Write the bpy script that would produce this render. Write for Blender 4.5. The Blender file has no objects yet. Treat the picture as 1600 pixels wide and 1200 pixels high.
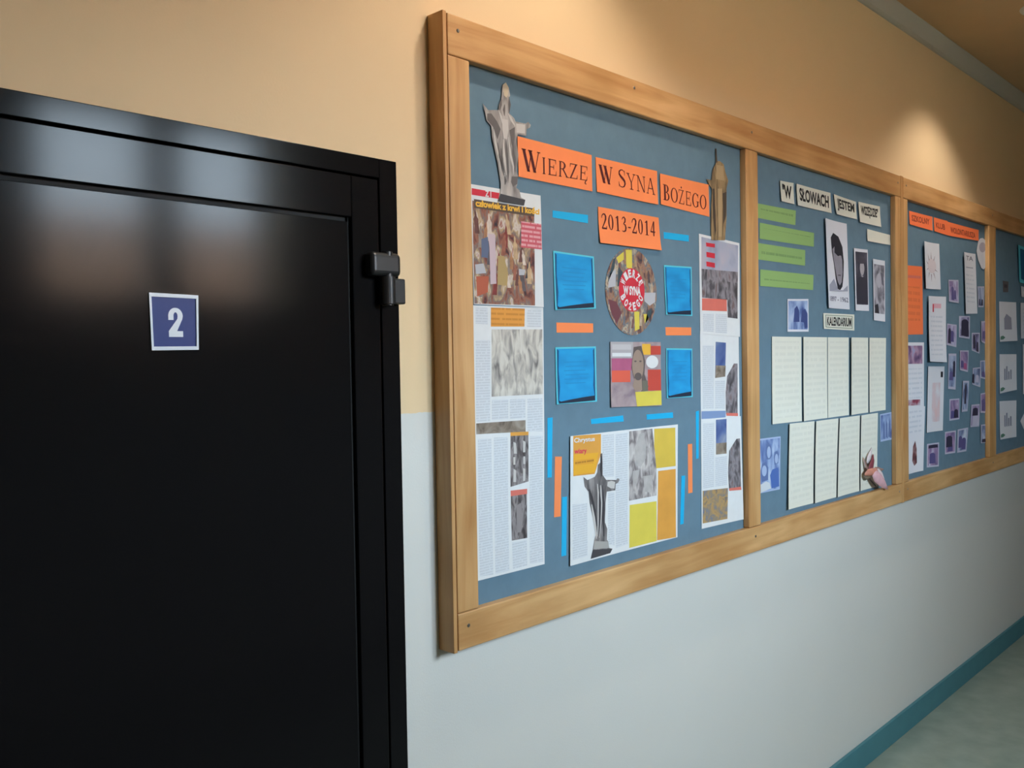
import bpy, bmesh, math, random
from mathutils import Matrix, Vector
random.seed(7)
scene = bpy.context.scene
C = scene.collection

# ------------------------------------------------------------------ camera
# metres: X runs along the corridor wall, Y points into that wall, Z is up
EYE = 1.69
cam = bpy.data.cameras.new('camera'); cam.sensor_width = 36.0; cam.lens = 31.847
cam.clip_start = 0.02
camo = bpy.data.objects.new('camera', cam); C.objects.link(camo)
camo.matrix_world = Matrix(((0.687080, 0.030872, -0.725926, 0), (-0.726394, 0.006447, -0.687249, 0), (-0.016537, 0.999503, 0.026855, EYE), (0, 0, 0, 1)))
scene.camera = camo

# ------------------------------------------------------------------ sky, daylight, exposure
world = bpy.data.worlds.new('sky'); scene.world = world; world.use_nodes = True
bg = world.node_tree.nodes['Background']
bg.inputs[0].default_value = (0.70, 0.86, 1.0, 1); bg.inputs[1].default_value = 44.0
vs = scene.view_settings
vs.view_transform = 'Standard'; vs.look = 'None'; vs.gamma = 1.0; vs.use_curve_mapping = False
vs.exposure = 0.35
LAMP_POWER = 23.0        # spot part of each downlight by the wall
LAMP_SPILL = 0.0        # its wide spill
LAMP_COLOR = (1.0, 0.90, 0.78)

WALL = 1.5            # room face of the long wall
BACK = -1.55          # room face of the window wall
CEIL = 3.165
END0, END1 = -3.2, 12.0
FRONT = 1.45          # front of the notice board frames
PIN = 1.473           # face of the pin boards
PAINT = 1.578         # height where white paint meets peach paint

WIN = [(s + 1.59, s + 2.89) for s in (0,)]
WZ0, WZ1 = 2.02, 3.05
for i, (a, b) in enumerate(WIN):
    l = bpy.data.lights.new('window_back_offscreen', 'AREA'); l.shape = 'RECTANGLE'
    l.size = b - a; l.size_y = WZ1 - WZ0; l.cycles.is_portal = True
    o = bpy.data.objects.new('window_back_offscreen', l); C.objects.link(o)
    o.location = ((a + b) / 2, BACK - 0.16, (WZ0 + WZ1) / 2); o.rotation_euler = (math.radians(90), 0, 0)

# ------------------------------------------------------------------ material helpers
MATS = {}
def lin(c):
    return tuple(((v / 255) / 12.92 if v <= 10 else (((v / 255) + .055) / 1.055) ** 2.4) for v in c) + (1,)
def nmat(name):
    m = bpy.data.materials.new(name); m.use_nodes = True
    nt = m.node_tree; b = nt.nodes['Principled BSDF']
    return m, nt, b
def N(nt, t, **kw):
    n = nt.nodes.new(t)
    for k, v in kw.items(): setattr(n, k, v)
    return n
def plain(name, rgb, rough=0.8, metal=0.0, var=0.0, scale=30, spec=0.5):
    """one paint or paper colour (sRGB 0-255) with a little procedural unevenness"""
    if name in MATS: return MATS[name]
    m, nt, b = nmat(name); b.inputs['Roughness'].default_value = rough; b.inputs['Metallic'].default_value = metal
    b.inputs['Specular IOR Level'].default_value = spec
    if var:
        tc = N(nt, 'ShaderNodeTexCoord'); no = N(nt, 'ShaderNodeTexNoise'); no.inputs['Scale'].default_value = scale
        no.inputs['Detail'].default_value = 4
        r = N(nt, 'ShaderNodeValToRGB'); c = lin(rgb)
        r.color_ramp.elements[0].position = .3; r.color_ramp.elements[1].position = .7
        r.color_ramp.elements[0].color = tuple(v * (1 - var) for v in c[:3]) + (1,)
        r.color_ramp.elements[1].color = tuple(min(1, v * (1 + var)) for v in c[:3]) + (1,)
        nt.links.new(tc.outputs['Object'], no.inputs['Vector']); nt.links.new(no.outputs['Fac'], r.inputs['Fac'])
        nt.links.new(r.outputs['Color'], b.inputs['Base Color'])
    else:
        b.inputs['Base Color'].default_value = lin(rgb)
    MATS[name] = m
    return m
def picture(name, cols, sx=60, sy=35, detail=3, dist=1.2, rough=0.75, seed=0):
    """printed picture: blotches of ink colours laid over the print's own UVs (metres)"""
    if name in MATS: return MATS[name]
    m, nt, b = nmat(name); b.inputs['Roughness'].default_value = rough
    uv = N(nt, 'ShaderNodeUVMap'); mp = N(nt, 'ShaderNodeMapping')
    mp.inputs['Scale'].default_value = (sx, sy, 1); mp.inputs['Location'].default_value = (seed * 3.1, seed * 1.7, seed)
    no = N(nt, 'ShaderNodeTexNoise'); no.inputs['Scale'].default_value = 1.0; no.inputs['Detail'].default_value = detail
    no.inputs['Distortion'].default_value = dist
    r = N(nt, 'ShaderNodeValToRGB'); el = r.color_ramp.elements
    n = len(cols)
    for i, c in enumerate(cols):
        p = .28 + .44 * i / max(1, n - 1)
        e = el[i] if i < 2 else el.new(p)
        e.position = p; e.color = lin(c)
    nt.links.new(uv.outputs[0], mp.inputs['Vector']); nt.links.new(mp.outputs[0], no.inputs['Vector'])
    nt.links.new(no.outputs['Fac'], r.inputs['Fac']); nt.links.new(r.outputs['Color'], b.inputs['Base Color'])
    MATS[name] = m
    return m
def print_lines(name, paper, ink, pitch=0.0042, cover=.55, amount=.75, wob=40):
    """paper printed with rows of small type; the rows break up into words"""
    if name in MATS: return MATS[name]
    m, nt, b = nmat(name); b.inputs['Roughness'].default_value = .8
    uv = N(nt, 'ShaderNodeUVMap'); sep = N(nt, 'ShaderNodeSeparateXYZ')
    mul = N(nt, 'ShaderNodeMath', operation='MULTIPLY'); mul.inputs[1].default_value = 1 / pitch
    fr = N(nt, 'ShaderNodeMath', operation='FRACT'); lt = N(nt, 'ShaderNodeMath', operation='LESS_THAN'); lt.inputs[1].default_value = cover
    fl = N(nt, 'ShaderNodeMath', operation='FLOOR'); cb = N(nt, 'ShaderNodeCombineXYZ')
    mx = N(nt, 'ShaderNodeMath', operation='MULTIPLY'); mx.inputs[1].default_value = wob * 4
    no = N(nt, 'ShaderNodeTexNoise'); no.inputs['Scale'].default_value = 1; no.inputs['Detail'].default_value = 1
    gt = N(nt, 'ShaderNodeMath', operation='GREATER_THAN'); gt.inputs[1].default_value = .42
    mm = N(nt, 'ShaderNodeMath', operation='MULTIPLY'); am = N(nt, 'ShaderNodeMath', operation='MULTIPLY'); am.inputs[1].default_value = amount
    mix = N(nt, 'ShaderNodeMix', data_type='RGBA'); mix.inputs['A'].default_value = lin(paper); mix.inputs['B'].default_value = lin(ink)
    L = nt.links.new
    L(uv.outputs[0], sep.inputs[0]); L(sep.outputs['Y'], mul.inputs[0]); L(mul.outputs[0], fr.inputs[0]); L(fr.outputs[0], lt.inputs[0])
    L(mul.outputs[0], fl.inputs[0]); L(sep.outputs['X'], mx.inputs[0]); L(mx.outputs[0], cb.inputs['X']); L(fl.outputs[0], cb.inputs['Y'])
    L(cb.outputs[0], no.inputs['Vector']); L(no.outputs['Fac'], gt.inputs[0]); L(gt.outputs[0], mm.inputs[0]); L(lt.outputs[0], mm.inputs[1])
    L(mm.outputs[0], am.inputs[0]); L(am.outputs[0], mix.inputs['Factor']); L(mix.outputs['Result'], b.inputs['Base Color'])
    MATS[name] = m
    return m
def wood(name, axis, dark=1.0):
    if name in MATS: return MATS[name]
    m, nt, b = nmat(name); L = nt.links.new
    b.inputs['Roughness'].default_value = .42; b.inputs['Specular IOR Level'].default_value = .4
    tc = N(nt, 'ShaderNodeTexCoord'); mp = N(nt, 'ShaderNodeMapping')
    sc = [22, 22, 22]; sc[axis] = 1.6; mp.inputs['Scale'].default_value = sc
    n1 = N(nt, 'ShaderNodeTexNoise'); n1.inputs['Scale'].default_value = 1.3; n1.inputs['Detail'].default_value = 6; n1.inputs['Distortion'].default_value = .8
    r = N(nt, 'ShaderNodeValToRGB'); e = r.color_ramp.elements
    e[0].position = .3; e[0].color = lin((192, 140, 86)); e[1].position = .72; e[1].color = lin((224, 180, 126))
    n2 = N(nt, 'ShaderNodeTexNoise'); n2.inputs['Scale'].default_value = 3.2; n2.inputs['Detail'].default_value = 2
    r2 = N(nt, 'ShaderNodeValToRGB'); e2 = r2.color_ramp.elements
    e2[0].position = .35; e2[0].color = (.80, .76, .70, 1); e2[1].position = .6; e2[1].color = (1, 1, 1, 1)
    vo = N(nt, 'ShaderNodeTexVoronoi'); vo.inputs['Scale'].default_value = 3.3
    r3 = N(nt, 'ShaderNodeValToRGB'); e3 = r3.color_ramp.elements
    e3[0].position = .02; e3[0].color = (.45, .33, .22, 1); e3[1].position = .075; e3[1].color = (1, 1, 1, 1)
    x1 = N(nt, 'ShaderNodeMix', data_type='RGBA', blend_type='MULTIPLY'); x1.inputs['Factor'].default_value = 1
    x2 = N(nt, 'ShaderNodeMix', data_type='RGBA', blend_type='MULTIPLY'); x2.inputs['Factor'].default_value = .6
    for q_ in (e[0], e[1]): q_.color = tuple(v * dark for v in q_.color[:3]) + (1,)
    L(tc.outputs['Object'], mp.inputs[0]); L(mp.outputs[0], n1.inputs['Vector']); L(n1.outputs['Fac'], r.inputs[0])
    L(tc.outputs['Object'], n2.inputs['Vector']); L(n2.outputs['Fac'], r2.inputs[0])
    L(tc.outputs['Object'], vo.inputs['Vector']); L(vo.outputs['Distance'], r3.inputs[0])
    L(r.outputs[0], x1.inputs['A']); L(r2.outputs[0], x1.inputs['B']); L(x1.outputs['Result'], x2.inputs['A']); L(r3.outputs[0], x2.inputs['B'])
    L(x2.outputs['Result'], b.inputs['Base Color'])
    MATS[name] = m
    return m

# ------------------------------------------------------------------ object helpers
def tag(o, label=None, cat=None, group=None, kind=None):
    if label: o['label'] = label
    if cat: o['category'] = cat
    if group: o['group'] = group
    if kind: o['kind'] = kind
    return o
def empty(name, loc, label=None, cat=None, group=None, kind=None):
    o = bpy.data.objects.new(name, None); C.objects.link(o); o.location = loc; o.empty_display_size = .05
    return tag(o, label, cat, group, kind)
def origin_of(p):
    v = Vector((0, 0, 0))
    while p is not None:
        v += Vector(p.location); p = p.parent
    return v
def link_mesh(name, verts, faces, mat, parent=None, origin=None, uvs=None, smooth=False):
    """verts in world metres; the object's origin is its parent's unless given"""
    po = origin_of(parent)
    og = Vector(origin) if origin is not None else po
    me = bpy.data.meshes.new(name)
    me.from_pydata([tuple(Vector(v) - og) for v in verts], [], faces)
    if uvs:
        ul = me.uv_layers.new(name='UVMap')
        for lp in me.loops: ul.data[lp.index].uv = uvs[lp.vertex_index]
    for m in (mat if isinstance(mat, (list, tuple)) else [mat]): me.materials.append(m)
    if smooth:
        for p in me.polygons: p.use_smooth = True
    me.update()
    o = bpy.data.objects.new(name, me); C.objects.link(o)
    o.location = og - po
    if parent: o.parent = parent
    return o
def bm_obj(name, bm, mat, parent=None, origin=None, smooth=False):
    po = origin_of(parent); og = Vector(origin) if origin is not None else po
    bmesh.ops.translate(bm, verts=bm.verts, vec=-og)
    me = bpy.data.meshes.new(name); bm.to_mesh(me); bm.free()
    for m in (mat if isinstance(mat, (list, tuple)) else [mat]): me.materials.append(m)
    if smooth:
        for p in me.polygons: p.use_smooth = True
    o = bpy.data.objects.new(name, me); C.objects.link(o); o.location = og - po
    if parent: o.parent = parent
    return o
def add_box(bm, x0, x1, y0, y1, z0, z1, bevel=0.0, seg=2):
    g = bmesh.ops.create_cube(bm, size=1.0)
    vs_ = g['verts']
    for v in vs_:
        v.co = Vector((x0 + (v.co.x + .5) * (x1 - x0), y0 + (v.co.y + .5) * (y1 - y0), z0 + (v.co.z + .5) * (z1 - z0)))
    if bevel:
        es = list({e for v in vs_ for e in v.link_edges})
        bmesh.ops.bevel(bm, geom=es, offset=bevel, segments=seg, affect='EDGES', profile=.5)
def box(name, x0, x1, y0, y1, z0, z1, mat, parent=None, bevel=0.0, origin=None, seg=2):
    bm = bmesh.new(); add_box(bm, x0, x1, y0, y1, z0, z1, bevel, seg)
    return bm_obj(name, bm, mat, parent, origin)
def add_cyl(bm, c, r, h, axis='Y', seg=20, r2=None):
    """cylinder centred on c along axis, bevel-free"""
    g = bmesh.ops.create_cone(bm, cap_ends=True, segments=seg, radius1=r, radius2=r if r2 is None else r2, depth=h)
    rot = {'Y': Matrix.Rotation(math.radians(90), 3, 'X'), 'X': Matrix.Rotation(math.radians(90), 3, 'Y'), 'Z': Matrix.Identity(3)}[axis]
    for v in g['verts']: v.co = rot @ v.co + Vector(c)

# ------------------------------------------------------------------ the setting
def wall_paint():
    m, nt, b = nmat('two_tone_wall_paint'); L = nt.links.new
    b.inputs['Roughness'].default_value = .62; b.inputs['Specular IOR Level'].default_value = .35
    tc = N(nt, 'ShaderNodeTexCoord'); sep = N(nt, 'ShaderNodeSeparateXYZ'); L(tc.outputs['Object'], sep.inputs[0])
    no = N(nt, 'ShaderNodeTexNoise'); no.inputs['Scale'].default_value = 60
    ad = N(nt, 'ShaderNodeMath', operation='MULTIPLY_ADD'); ad.inputs[1].default_value = .006; L(no.outputs['Fac'], ad.inputs[0]); L(sep.outputs['Z'], ad.inputs[2])
    L(tc.outputs['Object'], no.inputs['Vector'])
    gt = N(nt, 'ShaderNodeMath', operation='GREATER_THAN'); gt.inputs[1].default_value = PAINT + .003; L(ad.outputs[0], gt.inputs[0])
    n2 = N(nt, 'ShaderNodeTexNoise'); n2.inputs['Scale'].default_value = 1.7; n2.inputs['Detail'].default_value = 5; L(tc.outputs['Object'], n2.inputs['Vector'])
    mr = N(nt, 'ShaderNodeMapRange'); mr.inputs['To Min'].default_value = .95; mr.inputs['To Max'].default_value = 1.05; L(n2.outputs['Fac'], mr.inputs['Value'])
    mix = N(nt, 'ShaderNodeMix', data_type='RGBA'); mix.inputs['A'].default_value = lin(WHITE_PAINT); mix.inputs['B'].default_value = lin(PEACH_PAINT)
    L(gt.outputs[0], mix.inputs['Factor'])
    ml = N(nt, 'ShaderNodeMix', data_type='RGBA', blend_type='MULTIPLY'); ml.inputs['Factor'].default_value = 1
    L(mix.outputs['Result'], ml.inputs['A']); L(mr.outputs[0], ml.inputs['B']); L(ml.outputs['Result'], b.inputs['Base Color'])
    bu = N(nt, 'ShaderNodeBump'); bu.inputs['Strength'].default_value = .06; bu.inputs['Distance'].default_value = .004
    n3 = N(nt, 'ShaderNodeTexNoise'); n3.inputs['Scale'].default_value = 220; L(tc.outputs['Object'], n3.inputs['Vector'])
    L(n3.outputs['Fac'], bu.inputs['Height']); L(bu.outputs[0], b.inputs['Normal'])
    return m
WHITE_PAINT = (216, 214, 208); PEACH_PAINT = (230, 203, 162)
m_wall = wall_paint()
DX0, DX1, DZ1 = 0.19, 1.2308, 2.11      # door frame outer edges

def struct(o): o['kind'] = 'structure'; return o
bm = bmesh.new()
for a in ((END0, DX0, 0, CEIL), (DX1, END1, 0, CEIL), (DX0, DX1, DZ1, CEIL)):
    add_box(bm, a[0], a[1], WALL, WALL + .14, a[2], a[3])
struct(bm_obj('wall_front', bm, m_wall))
bm = bmesh.new()
add_box(bm, END0, END1, BACK - .3, BACK, 0, WZ0); add_box(bm, END0, END1, BACK - .3, BACK, WZ1, CEIL)
xs = [END0] + [v for w in WIN for v in w] + [END1]
for i in range(0, len(xs), 2):
    if xs[i + 1] > xs[i] + .01: add_box(bm, xs[i], xs[i + 1], BACK - .3, BACK, WZ0, WZ1)
struct(bm_obj('wall_back', bm, m_wall))
struct(box('wall_left', END0 - .1, END0, BACK - .3, WALL + .14, 0, CEIL, m_wall))
struct(box('wall_right', END1, END1 + .1, BACK - .3, WALL + .14, 0, CEIL, m_wall))
def floor_mat():
    m, nt, b = nmat('pale_green_linoleum'); L = nt.links.new
    b.inputs['Roughness'].default_value = .35
    tc = N(nt, 'ShaderNodeTexCoord'); n1 = N(nt, 'ShaderNodeTexNoise'); n1.inputs['Scale'].default_value = 9; n1.inputs['Detail'].default_value = 8
    L(tc.outputs['Object'], n1.inputs['Vector']); r = N(nt, 'ShaderNodeValToRGB'); e = r.color_ramp.elements
    e[0].position = .3; e[0].color = lin((136, 150, 138)); e[1].position = .7; e[1].color = lin((158, 170, 158))
    L(n1.outputs['Fac'], r.inputs[0]); L(r.outputs[0], b.inputs['Base Color'])
    return m
struct(box('floor', END0 - .1, END1 + .1, BACK - .3, WALL + .14, -.1, 0, floor_mat()))
struct(box('ceiling', END0 - .1, END1 + .1, BACK - .3, WALL + .14, CEIL, CEIL + .1, plain('ceiling_peach_paint', (214, 180, 138), .8, var=.04, scale=3)))
struct(box('baseboard_front', DX1, END1, WALL - .014, WALL, 0, 0.1011, plain('teal_vinyl_skirting', (70, 128, 138), .45, var=.05, scale=12), bevel=.002))
# grey coving where the long wall meets the ceiling
bm = bmesh.new(); cz = 3.1057; cd = .055
prof = [(WALL, cz), (WALL - .008, cz), (WALL - .02, cz + .008), (WALL - cd + .006, CEIL - .012), (WALL - cd, CEIL - .006), (WALL - cd, CEIL), (WALL, CEIL)]
va = [bm.verts.new((END0, y, z)) for y, z in prof]; vb = [bm.verts.new((END1, y, z)) for y, z in prof]
for i in range(len(prof)):
    j = (i + 1) % len(prof); bm.faces.new((va[i], va[j], vb[j], vb[i]))
bm.faces.new(va[::-1]); bm.faces.new(vb)
bmesh.ops.recalc_face_normals(bm, faces=bm.faces)
struct(bm_obj('trim_1', bm, plain('grey_coving_paint', (196, 192, 184), .7)))
# windows opposite, with the courtyard wing that the door mirrors faintly
m_pvc = plain('white_window_plastic', (225, 226, 226), .4)
def pane_mat():
    m = bpy.data.materials.new('window_glass'); m.use_nodes = True; nt = m.node_tree; nt.nodes.clear()
    out = N(nt, 'ShaderNodeOutputMaterial'); mx = N(nt, 'ShaderNodeMixShader'); mx.inputs[0].default_value = .05
    tr = N(nt, 'ShaderNodeBsdfTransparent'); gl = N(nt, 'ShaderNodeBsdfGlossy'); gl.inputs['Roughness'].default_value = .02
    nt.links.new(tr.outputs[0], mx.inputs[1]); nt.links.new(gl.outputs[0], mx.inputs[2]); nt.links.new(mx.outputs[0], out.inputs[0])
    return m
m_pane = pane_mat()
for i, (a, b) in enumerate(WIN):
    w = empty('window_%d' % (i + 1), ((a + b) / 2, BACK - .2, WZ0), kind='structure')
    y0, y1 = BACK - .24, BACK - .18; mid = (a + b) / 2; f = .05
    bm = bmesh.new()
    for q in ((a, b, WZ0, WZ0 + f), (a, b, WZ1 - f, WZ1), (a, a + f, WZ0 + f, WZ1 - f), (b - f, b, WZ0 + f, WZ1 - f), (mid + .04 - .11, mid + .04 + .11, WZ0 + f, WZ1 - f)):
        add_box(bm, q[0], q[1], y0, y1, q[2], q[3])
    bm_obj('window_frame', bm, m_pvc, w)
    for p0, p1 in ((a + f, mid + .04 - .11), (mid + .04 + .11, b - f)):
        box('pane', p0, p1, BACK - .213, BACK - .207, WZ0 + f, WZ1 - f, m_pane, w)
    box('window_sill', a - .02, b + .02, BACK - .18, BACK + .03, WZ0 - .03, WZ0, m_pvc, w, bevel=.004)
struct(box('ground', -40, 50, -40, BACK - .31, -.3, -.1, plain('courtyard_ground', (92, 100, 80), .9, var=.2, scale=.6)))
struct(box('wall_courtyard', -40, 50, -24, -21, -.1, 5.6, plain('courtyard_render', (218, 166, 134), .9, var=.08, scale=.7)))

# ------------------------------------------------------------------ door with number plate
def door_mat(name, rgb, rough):
    m, nt, b = nmat(name); L = nt.links.new
    b.inputs['Base Color'].default_value = lin(rgb); b.inputs['Roughness'].default_value = rough
    b.inputs['Specular IOR Level'].default_value = .1
    tc = N(nt, 'ShaderNodeTexCoord'); mp = N(nt, 'ShaderNodeMapping'); mp.inputs['Scale'].default_value = (14, 14, 900)
    no = N(nt, 'ShaderNodeTexNoise'); no.inputs['Scale'].default_value = 1; no.inputs['Detail'].default_value = 3
    bu = N(nt, 'ShaderNodeBump'); bu.inputs['Strength'].default_value = .01; bu.inputs['Distance'].default_value = .0005
    L(tc.outputs['Object'], mp.inputs[0]); L(mp.outputs[0], no.inputs['Vector']); L(no.outputs['Fac'], bu.inputs['Height']); L(bu.outputs[0], b.inputs['Normal'])
    return m
m_door = door_mat('anthracite_door_lacquer', (20, 19, 20), .13)
m_seal = plain('black_rubber_seal', (10, 10, 10), .7)
FY = 1.49                                    # face of frame and leaf
LX1, LZ1 = 1.1828, 2.068                # leaf outer edge (gap line)
PX1, PZ1 = 1.1091, 1.9787                  # infill panel edge
LX0 = DX0 + (DX1 - LX1); PX0 = LX0 + (LX1 - PX1)
door = empty('door_1', ((DX0 + DX1) / 2, FY, 0), kind='structure')
g = .0022
box('door_jamb', LX1 + g, DX1, FY, WALL + .05, 0, DZ1, m_door, door, bevel=.0015)
box('door_jamb', DX0, LX0 - g, FY, WALL + .05, 0, DZ1, m_door, door, bevel=.0015)
box('door_head', LX0 - g, LX1 + g, FY, WALL + .05, LZ1 + g, DZ1, m_door, door, bevel=.0015)
leaf = empty('door_leaf', (0, 0, 0)); leaf.parent = door
box('leaf_stile', PX1 + .004, LX1 - g, FY, WALL + .04, .008, LZ1 - g, m_door, leaf, bevel=.002)
box('leaf_stile', LX0 + g, PX0 - .004, FY, WALL + .04, .008, LZ1 - g, m_door, leaf, bevel=.002)
box('leaf_rail', PX0 - .004, PX1 + .004, FY, WALL + .04, PZ1 + .004, LZ1 - g, m_door, leaf, bevel=.002)
box('leaf_rail', PX0 - .004, PX1 + .004, FY, WALL + .04, .008, .1, m_door, leaf, bevel=.002)
box('leaf_panel', PX0 + .006, PX1 - .006, FY + .002, WALL + .03, .104, PZ1 - .006, m_door, leaf, bevel=.001)
bm = bmesh.new()
for q in ((PX1 - .006, PX1 + .004, .1, PZ1 + .004), (PX0 - .004, PX0 + .006, .1, PZ1 + .004), (PX0, PX1, PZ1 - .006, PZ1 + .004)):
    add_box(bm, q[0], q[1], FY + .010, WALL + .03, q[2], q[3])
bm_obj('glazing_seal', bm, m_seal, leaf)
bm = bmesh.new(); add_box(bm, LX0 - g, LX1 + g, FY + .03, WALL + .045, 0, LZ1 + g); bm_obj('rebate_seal', bm, m_seal, door)
# surface hinge: leaf block above, frame block below, knuckle between
m_hinge = plain('black_hinge_metal', (44, 42, 42), .38, .3)
hz = EYE + 0.175
hinge = empty('hinge', (0, 0, 0)); hinge.parent = door
bm = bmesh.new(); add_box(bm, LX1 - .044, LX1 + .034, FY - .030, FY + .002, hz, hz + .049, bevel=.011, seg=4); bm_obj('leaf_block', bm, m_hinge, hinge)
bm = bmesh.new(); add_cyl(bm, (LX1 + .004, FY - .017, hz - .028), .0165, .056, 'Z', 24)
add_box(bm, LX1 + .004, DX1 + .004, FY - .018, FY + .002, hz - .055, hz - .002, bevel=.003); bm_obj('frame_block', bm, m_hinge, hinge)
bm = bmesh.new(); add_cyl(bm, (LX1 + .004, FY - .017, hz - .004), .012, .11, 'Z', 20); bm_obj('hinge_pin', bm, m_hinge, hinge)

# ------------------------------------------------------------------ lettering
def seg_poly(pts, ws):
    """ribbon along pts with per-point widths -> list of quads"""
    out = []; n = len(pts); L_ = []; R_ = []
    for i in range(n):
        a = pts[max(0, i - 1)]; b = pts[min(n - 1, i + 1)]
        dx, dy = b[0] - a[0], b[1] - a[1]; l = math.hypot(dx, dy) or 1
        nx, ny = -dy / l * ws[i] / 2, dx / l * ws[i] / 2
        L_.append((pts[i][0] + nx, pts[i][1] + ny)); R_.append((pts[i][0] - nx, pts[i][1] - ny))
    for i in range(n - 1): out.append([L_[i], R_[i], R_[i + 1], L_[i + 1]])
    return out
def rc(x0, x1, y0, y1): return [[(x0, y0), (x1, y0), (x1, y1), (x0, y1)]]
def arc(cx, cy, rx, ry, a0, a1, n=14):
    return [(cx + rx * math.cos(math.radians(a0 + (a1 - a0) * i / n)), cy + ry * math.sin(math.radians(a0 + (a1 - a0) * i / n))) for i in range(n + 1)]
def ring(cx, cy, rx, ry, ix, iy, a0=0, a1=360, n=24):
    o = arc(cx, cy, rx, ry, a0, a1, n); i_ = arc(cx, cy, ix, iy, a0, a1, n)
    return [[o[k], o[k + 1], i_[k + 1], i_[k]] for k in range(n)]
def diag(x0, y0, x1, y1, w): return [[(x0 - w / 2, y0), (x0 + w / 2, y0), (x1 + w / 2, y1), (x1 - w / 2, y1)]]
def serif_glyph(ch, T=.15, t=.05):
    """capital height 1; returns (polygons, width)"""
    s = .045
    stem = lambda x: rc(x - T / 2, x + T / 2, 0, 1) + rc(x - T, x + T, 0, s) + rc(x - T, x + T, 1 - s, 1)
    if ch == 'I': return stem(.2), .4
    if ch in 'EĘ':
        p = stem(.2) + rc(.2, .7, 1 - t, 1) + [[(.7, 1), (.64, 1), (.68, .72), (.7, .72)]] + rc(.2, .52, .49, .49 + t) + rc(.5, .54, .38, .66) + rc(.2, .74, 0, t) + [[(.74, .3), (.72, .3), (.66, 0), (.74, 0)]]
        if ch == 'Ę': p += seg_poly([(.66, .02), (.58, -.1), (.56, -.19), (.62, -.25), (.7, -.23)], [.05, .08, .09, .06, .03])
        return p, .8
    if ch == 'R': return stem(.2) + ring(.34, .745, .3, .255, .15, .205, -90, 90, 14) + rc(.2, .36, .49, .54) + rc(.2, .36, .95, 1) + diag(.42, .52, .78, 0, T * 1.1) + rc(.66, .92, 0, s), .88
    if ch in 'ZŻ':
        p = rc(.06, .68, 1 - t, 1) + [[(.06, 1), (.12, 1), (.08, .74), (.06, .74)]] + diag(.58, 1, .12, 0, T * 1.15) + rc(.04, .7, 0, t) + [[(.7, .28), (.68, .28), (.62, 0), (.7, 0)]]
        if ch == 'Ż': p += ring(.37, 1.17, .07, .07, .001, .001)
        return p, .76
    if ch == 'W': return diag(.12, 1, .38, 0, T) + diag(.38, 0, .56, .9, t) + diag(.5, 1, .76, 0, T) + diag(.76, 0, 1.02, 1, t) + rc(0, .26, 1 - s, 1) + rc(.38, .64, 1 - s, 1) + rc(.92, 1.12, 1 - s, 1), 1.12
    if ch == 'S': return seg_poly([(.58, .76), (.56, .9), (.42, .985), (.28, .975), (.14, .87), (.14, .72), (.26, .6), (.42, .5), (.55, .38), (.58, .24), (.5, .09), (.34, .02), (.18, .04), (.09, .16), (.07, .28)], [.03, .04, .05, .06, .1, .13, .15, .16, .15, .12, .08, .05, .05, .04, .03]) + rc(.56, .59, .7, .98) + rc(.06, .09, .02, .3), .68
    if ch == 'Y': return diag(.12, 1, .42, .46, T) + diag(.74, 1, .46, .46, t) + rc(.43 - T / 2, .43 + T / 2, 0, .5) + rc(.26, .6, 0, s) + rc(0, .28, 1 - s, 1) + rc(.6, .86, 1 - s, 1), .86
    if ch == 'N': return diag(.16, 1, .16, 0, t) + diag(.18, 1, .74, 0, T) + diag(.76, 1, .76, 0, t) + rc(.04, .28, 0, s) + rc(.02, .22, 1 - s, 1) + rc(.64, .88, 1 - s, 1), .92
    if ch == 'A': return diag(.1, 0, .4, 1, t) + diag(.72, 0, .42, 1, T) + rc(.22, .6, .32, .32 + t) + rc(0, .22, 0, s) + rc(.58, .86, 0, s), .86
    if ch == 'B': return stem(.2) + ring(.34, .755, .27, .245, .12, .195, -90, 90, 14) + ring(.36, .265, .32, .265, .17, .215, -90, 90, 14) + rc(.2, .36, .49, .53) + rc(.2, .36, .95, 1) + rc(.2, .37, 0, .05), .76
    if ch == 'O': return ring(.44, .5, .42, .52, .27, .47, 0, 360, 32), .88
    if ch == 'G': return ring(.46, .5, .42, .52, .27, .47, 42, 318, 28) + rc(.66, .8, .06, .44) + rc(.56, .9, .4, .44) + rc(.74, .78, .7, .98), .92
    if ch == '2': return seg_poly([(.06, .7), (.1, .86), (.22, .97), (.36, .96), (.45, .84), (.44, .66), (.34, .46), (.2, .24), (.08, .06)], [.05, .07, .08, .12, .15, .15, .11, .08, .08]) + rc(.05, .52, 0, .1) + [[(.5, .22), (.54, .22), (.52, 0), (.44, .08)]], .6
    if ch == '0': return ring(.28, .5, .25, .5, .12, .45), .6
    if ch == '1': return rc(.23, .37, 0, .98) + rc(.12, .48, 0, .04) + [[(.1, .86), (.1, .82), (.23, .84), (.3, 1)]], .6
    if ch == '3': return seg_poly([(.08, .8), (.16, .94), (.3, .97), (.4, .86), (.38, .68), (.22, .54)], [.04, .07, .1, .14, .13, .05]) + seg_poly([(.22, .54), (.4, .46), (.46, .3), (.4, .1), (.24, .02), (.08, .06)], [.05, .11, .15, .13, .07, .06]), .6
    if ch == '4': return rc(.32, .45, 0, 1) + diag(.06, .3, .36, .98, .06) + rc(.04, .54, .24, .33), .6
    if ch == '-': return rc(.03, .3, .3, .38), .33
    return [], .3
def heavy_two():
    """condensed heavy numeral for the door plate"""
    return (ring(.285, .715, .27, .285, .075, .13, 0, 180, 20) + [[(.015, .715), (.21, .715), (.21, .58), (.015, .58)], [(.555, .715), (.36, .715), (.35, .62), (.53, .6)], [(.53, .6), (.35, .62), (.02, .2), (.33, .2)]]
            + rc(.02, .555, 0, .2))
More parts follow.
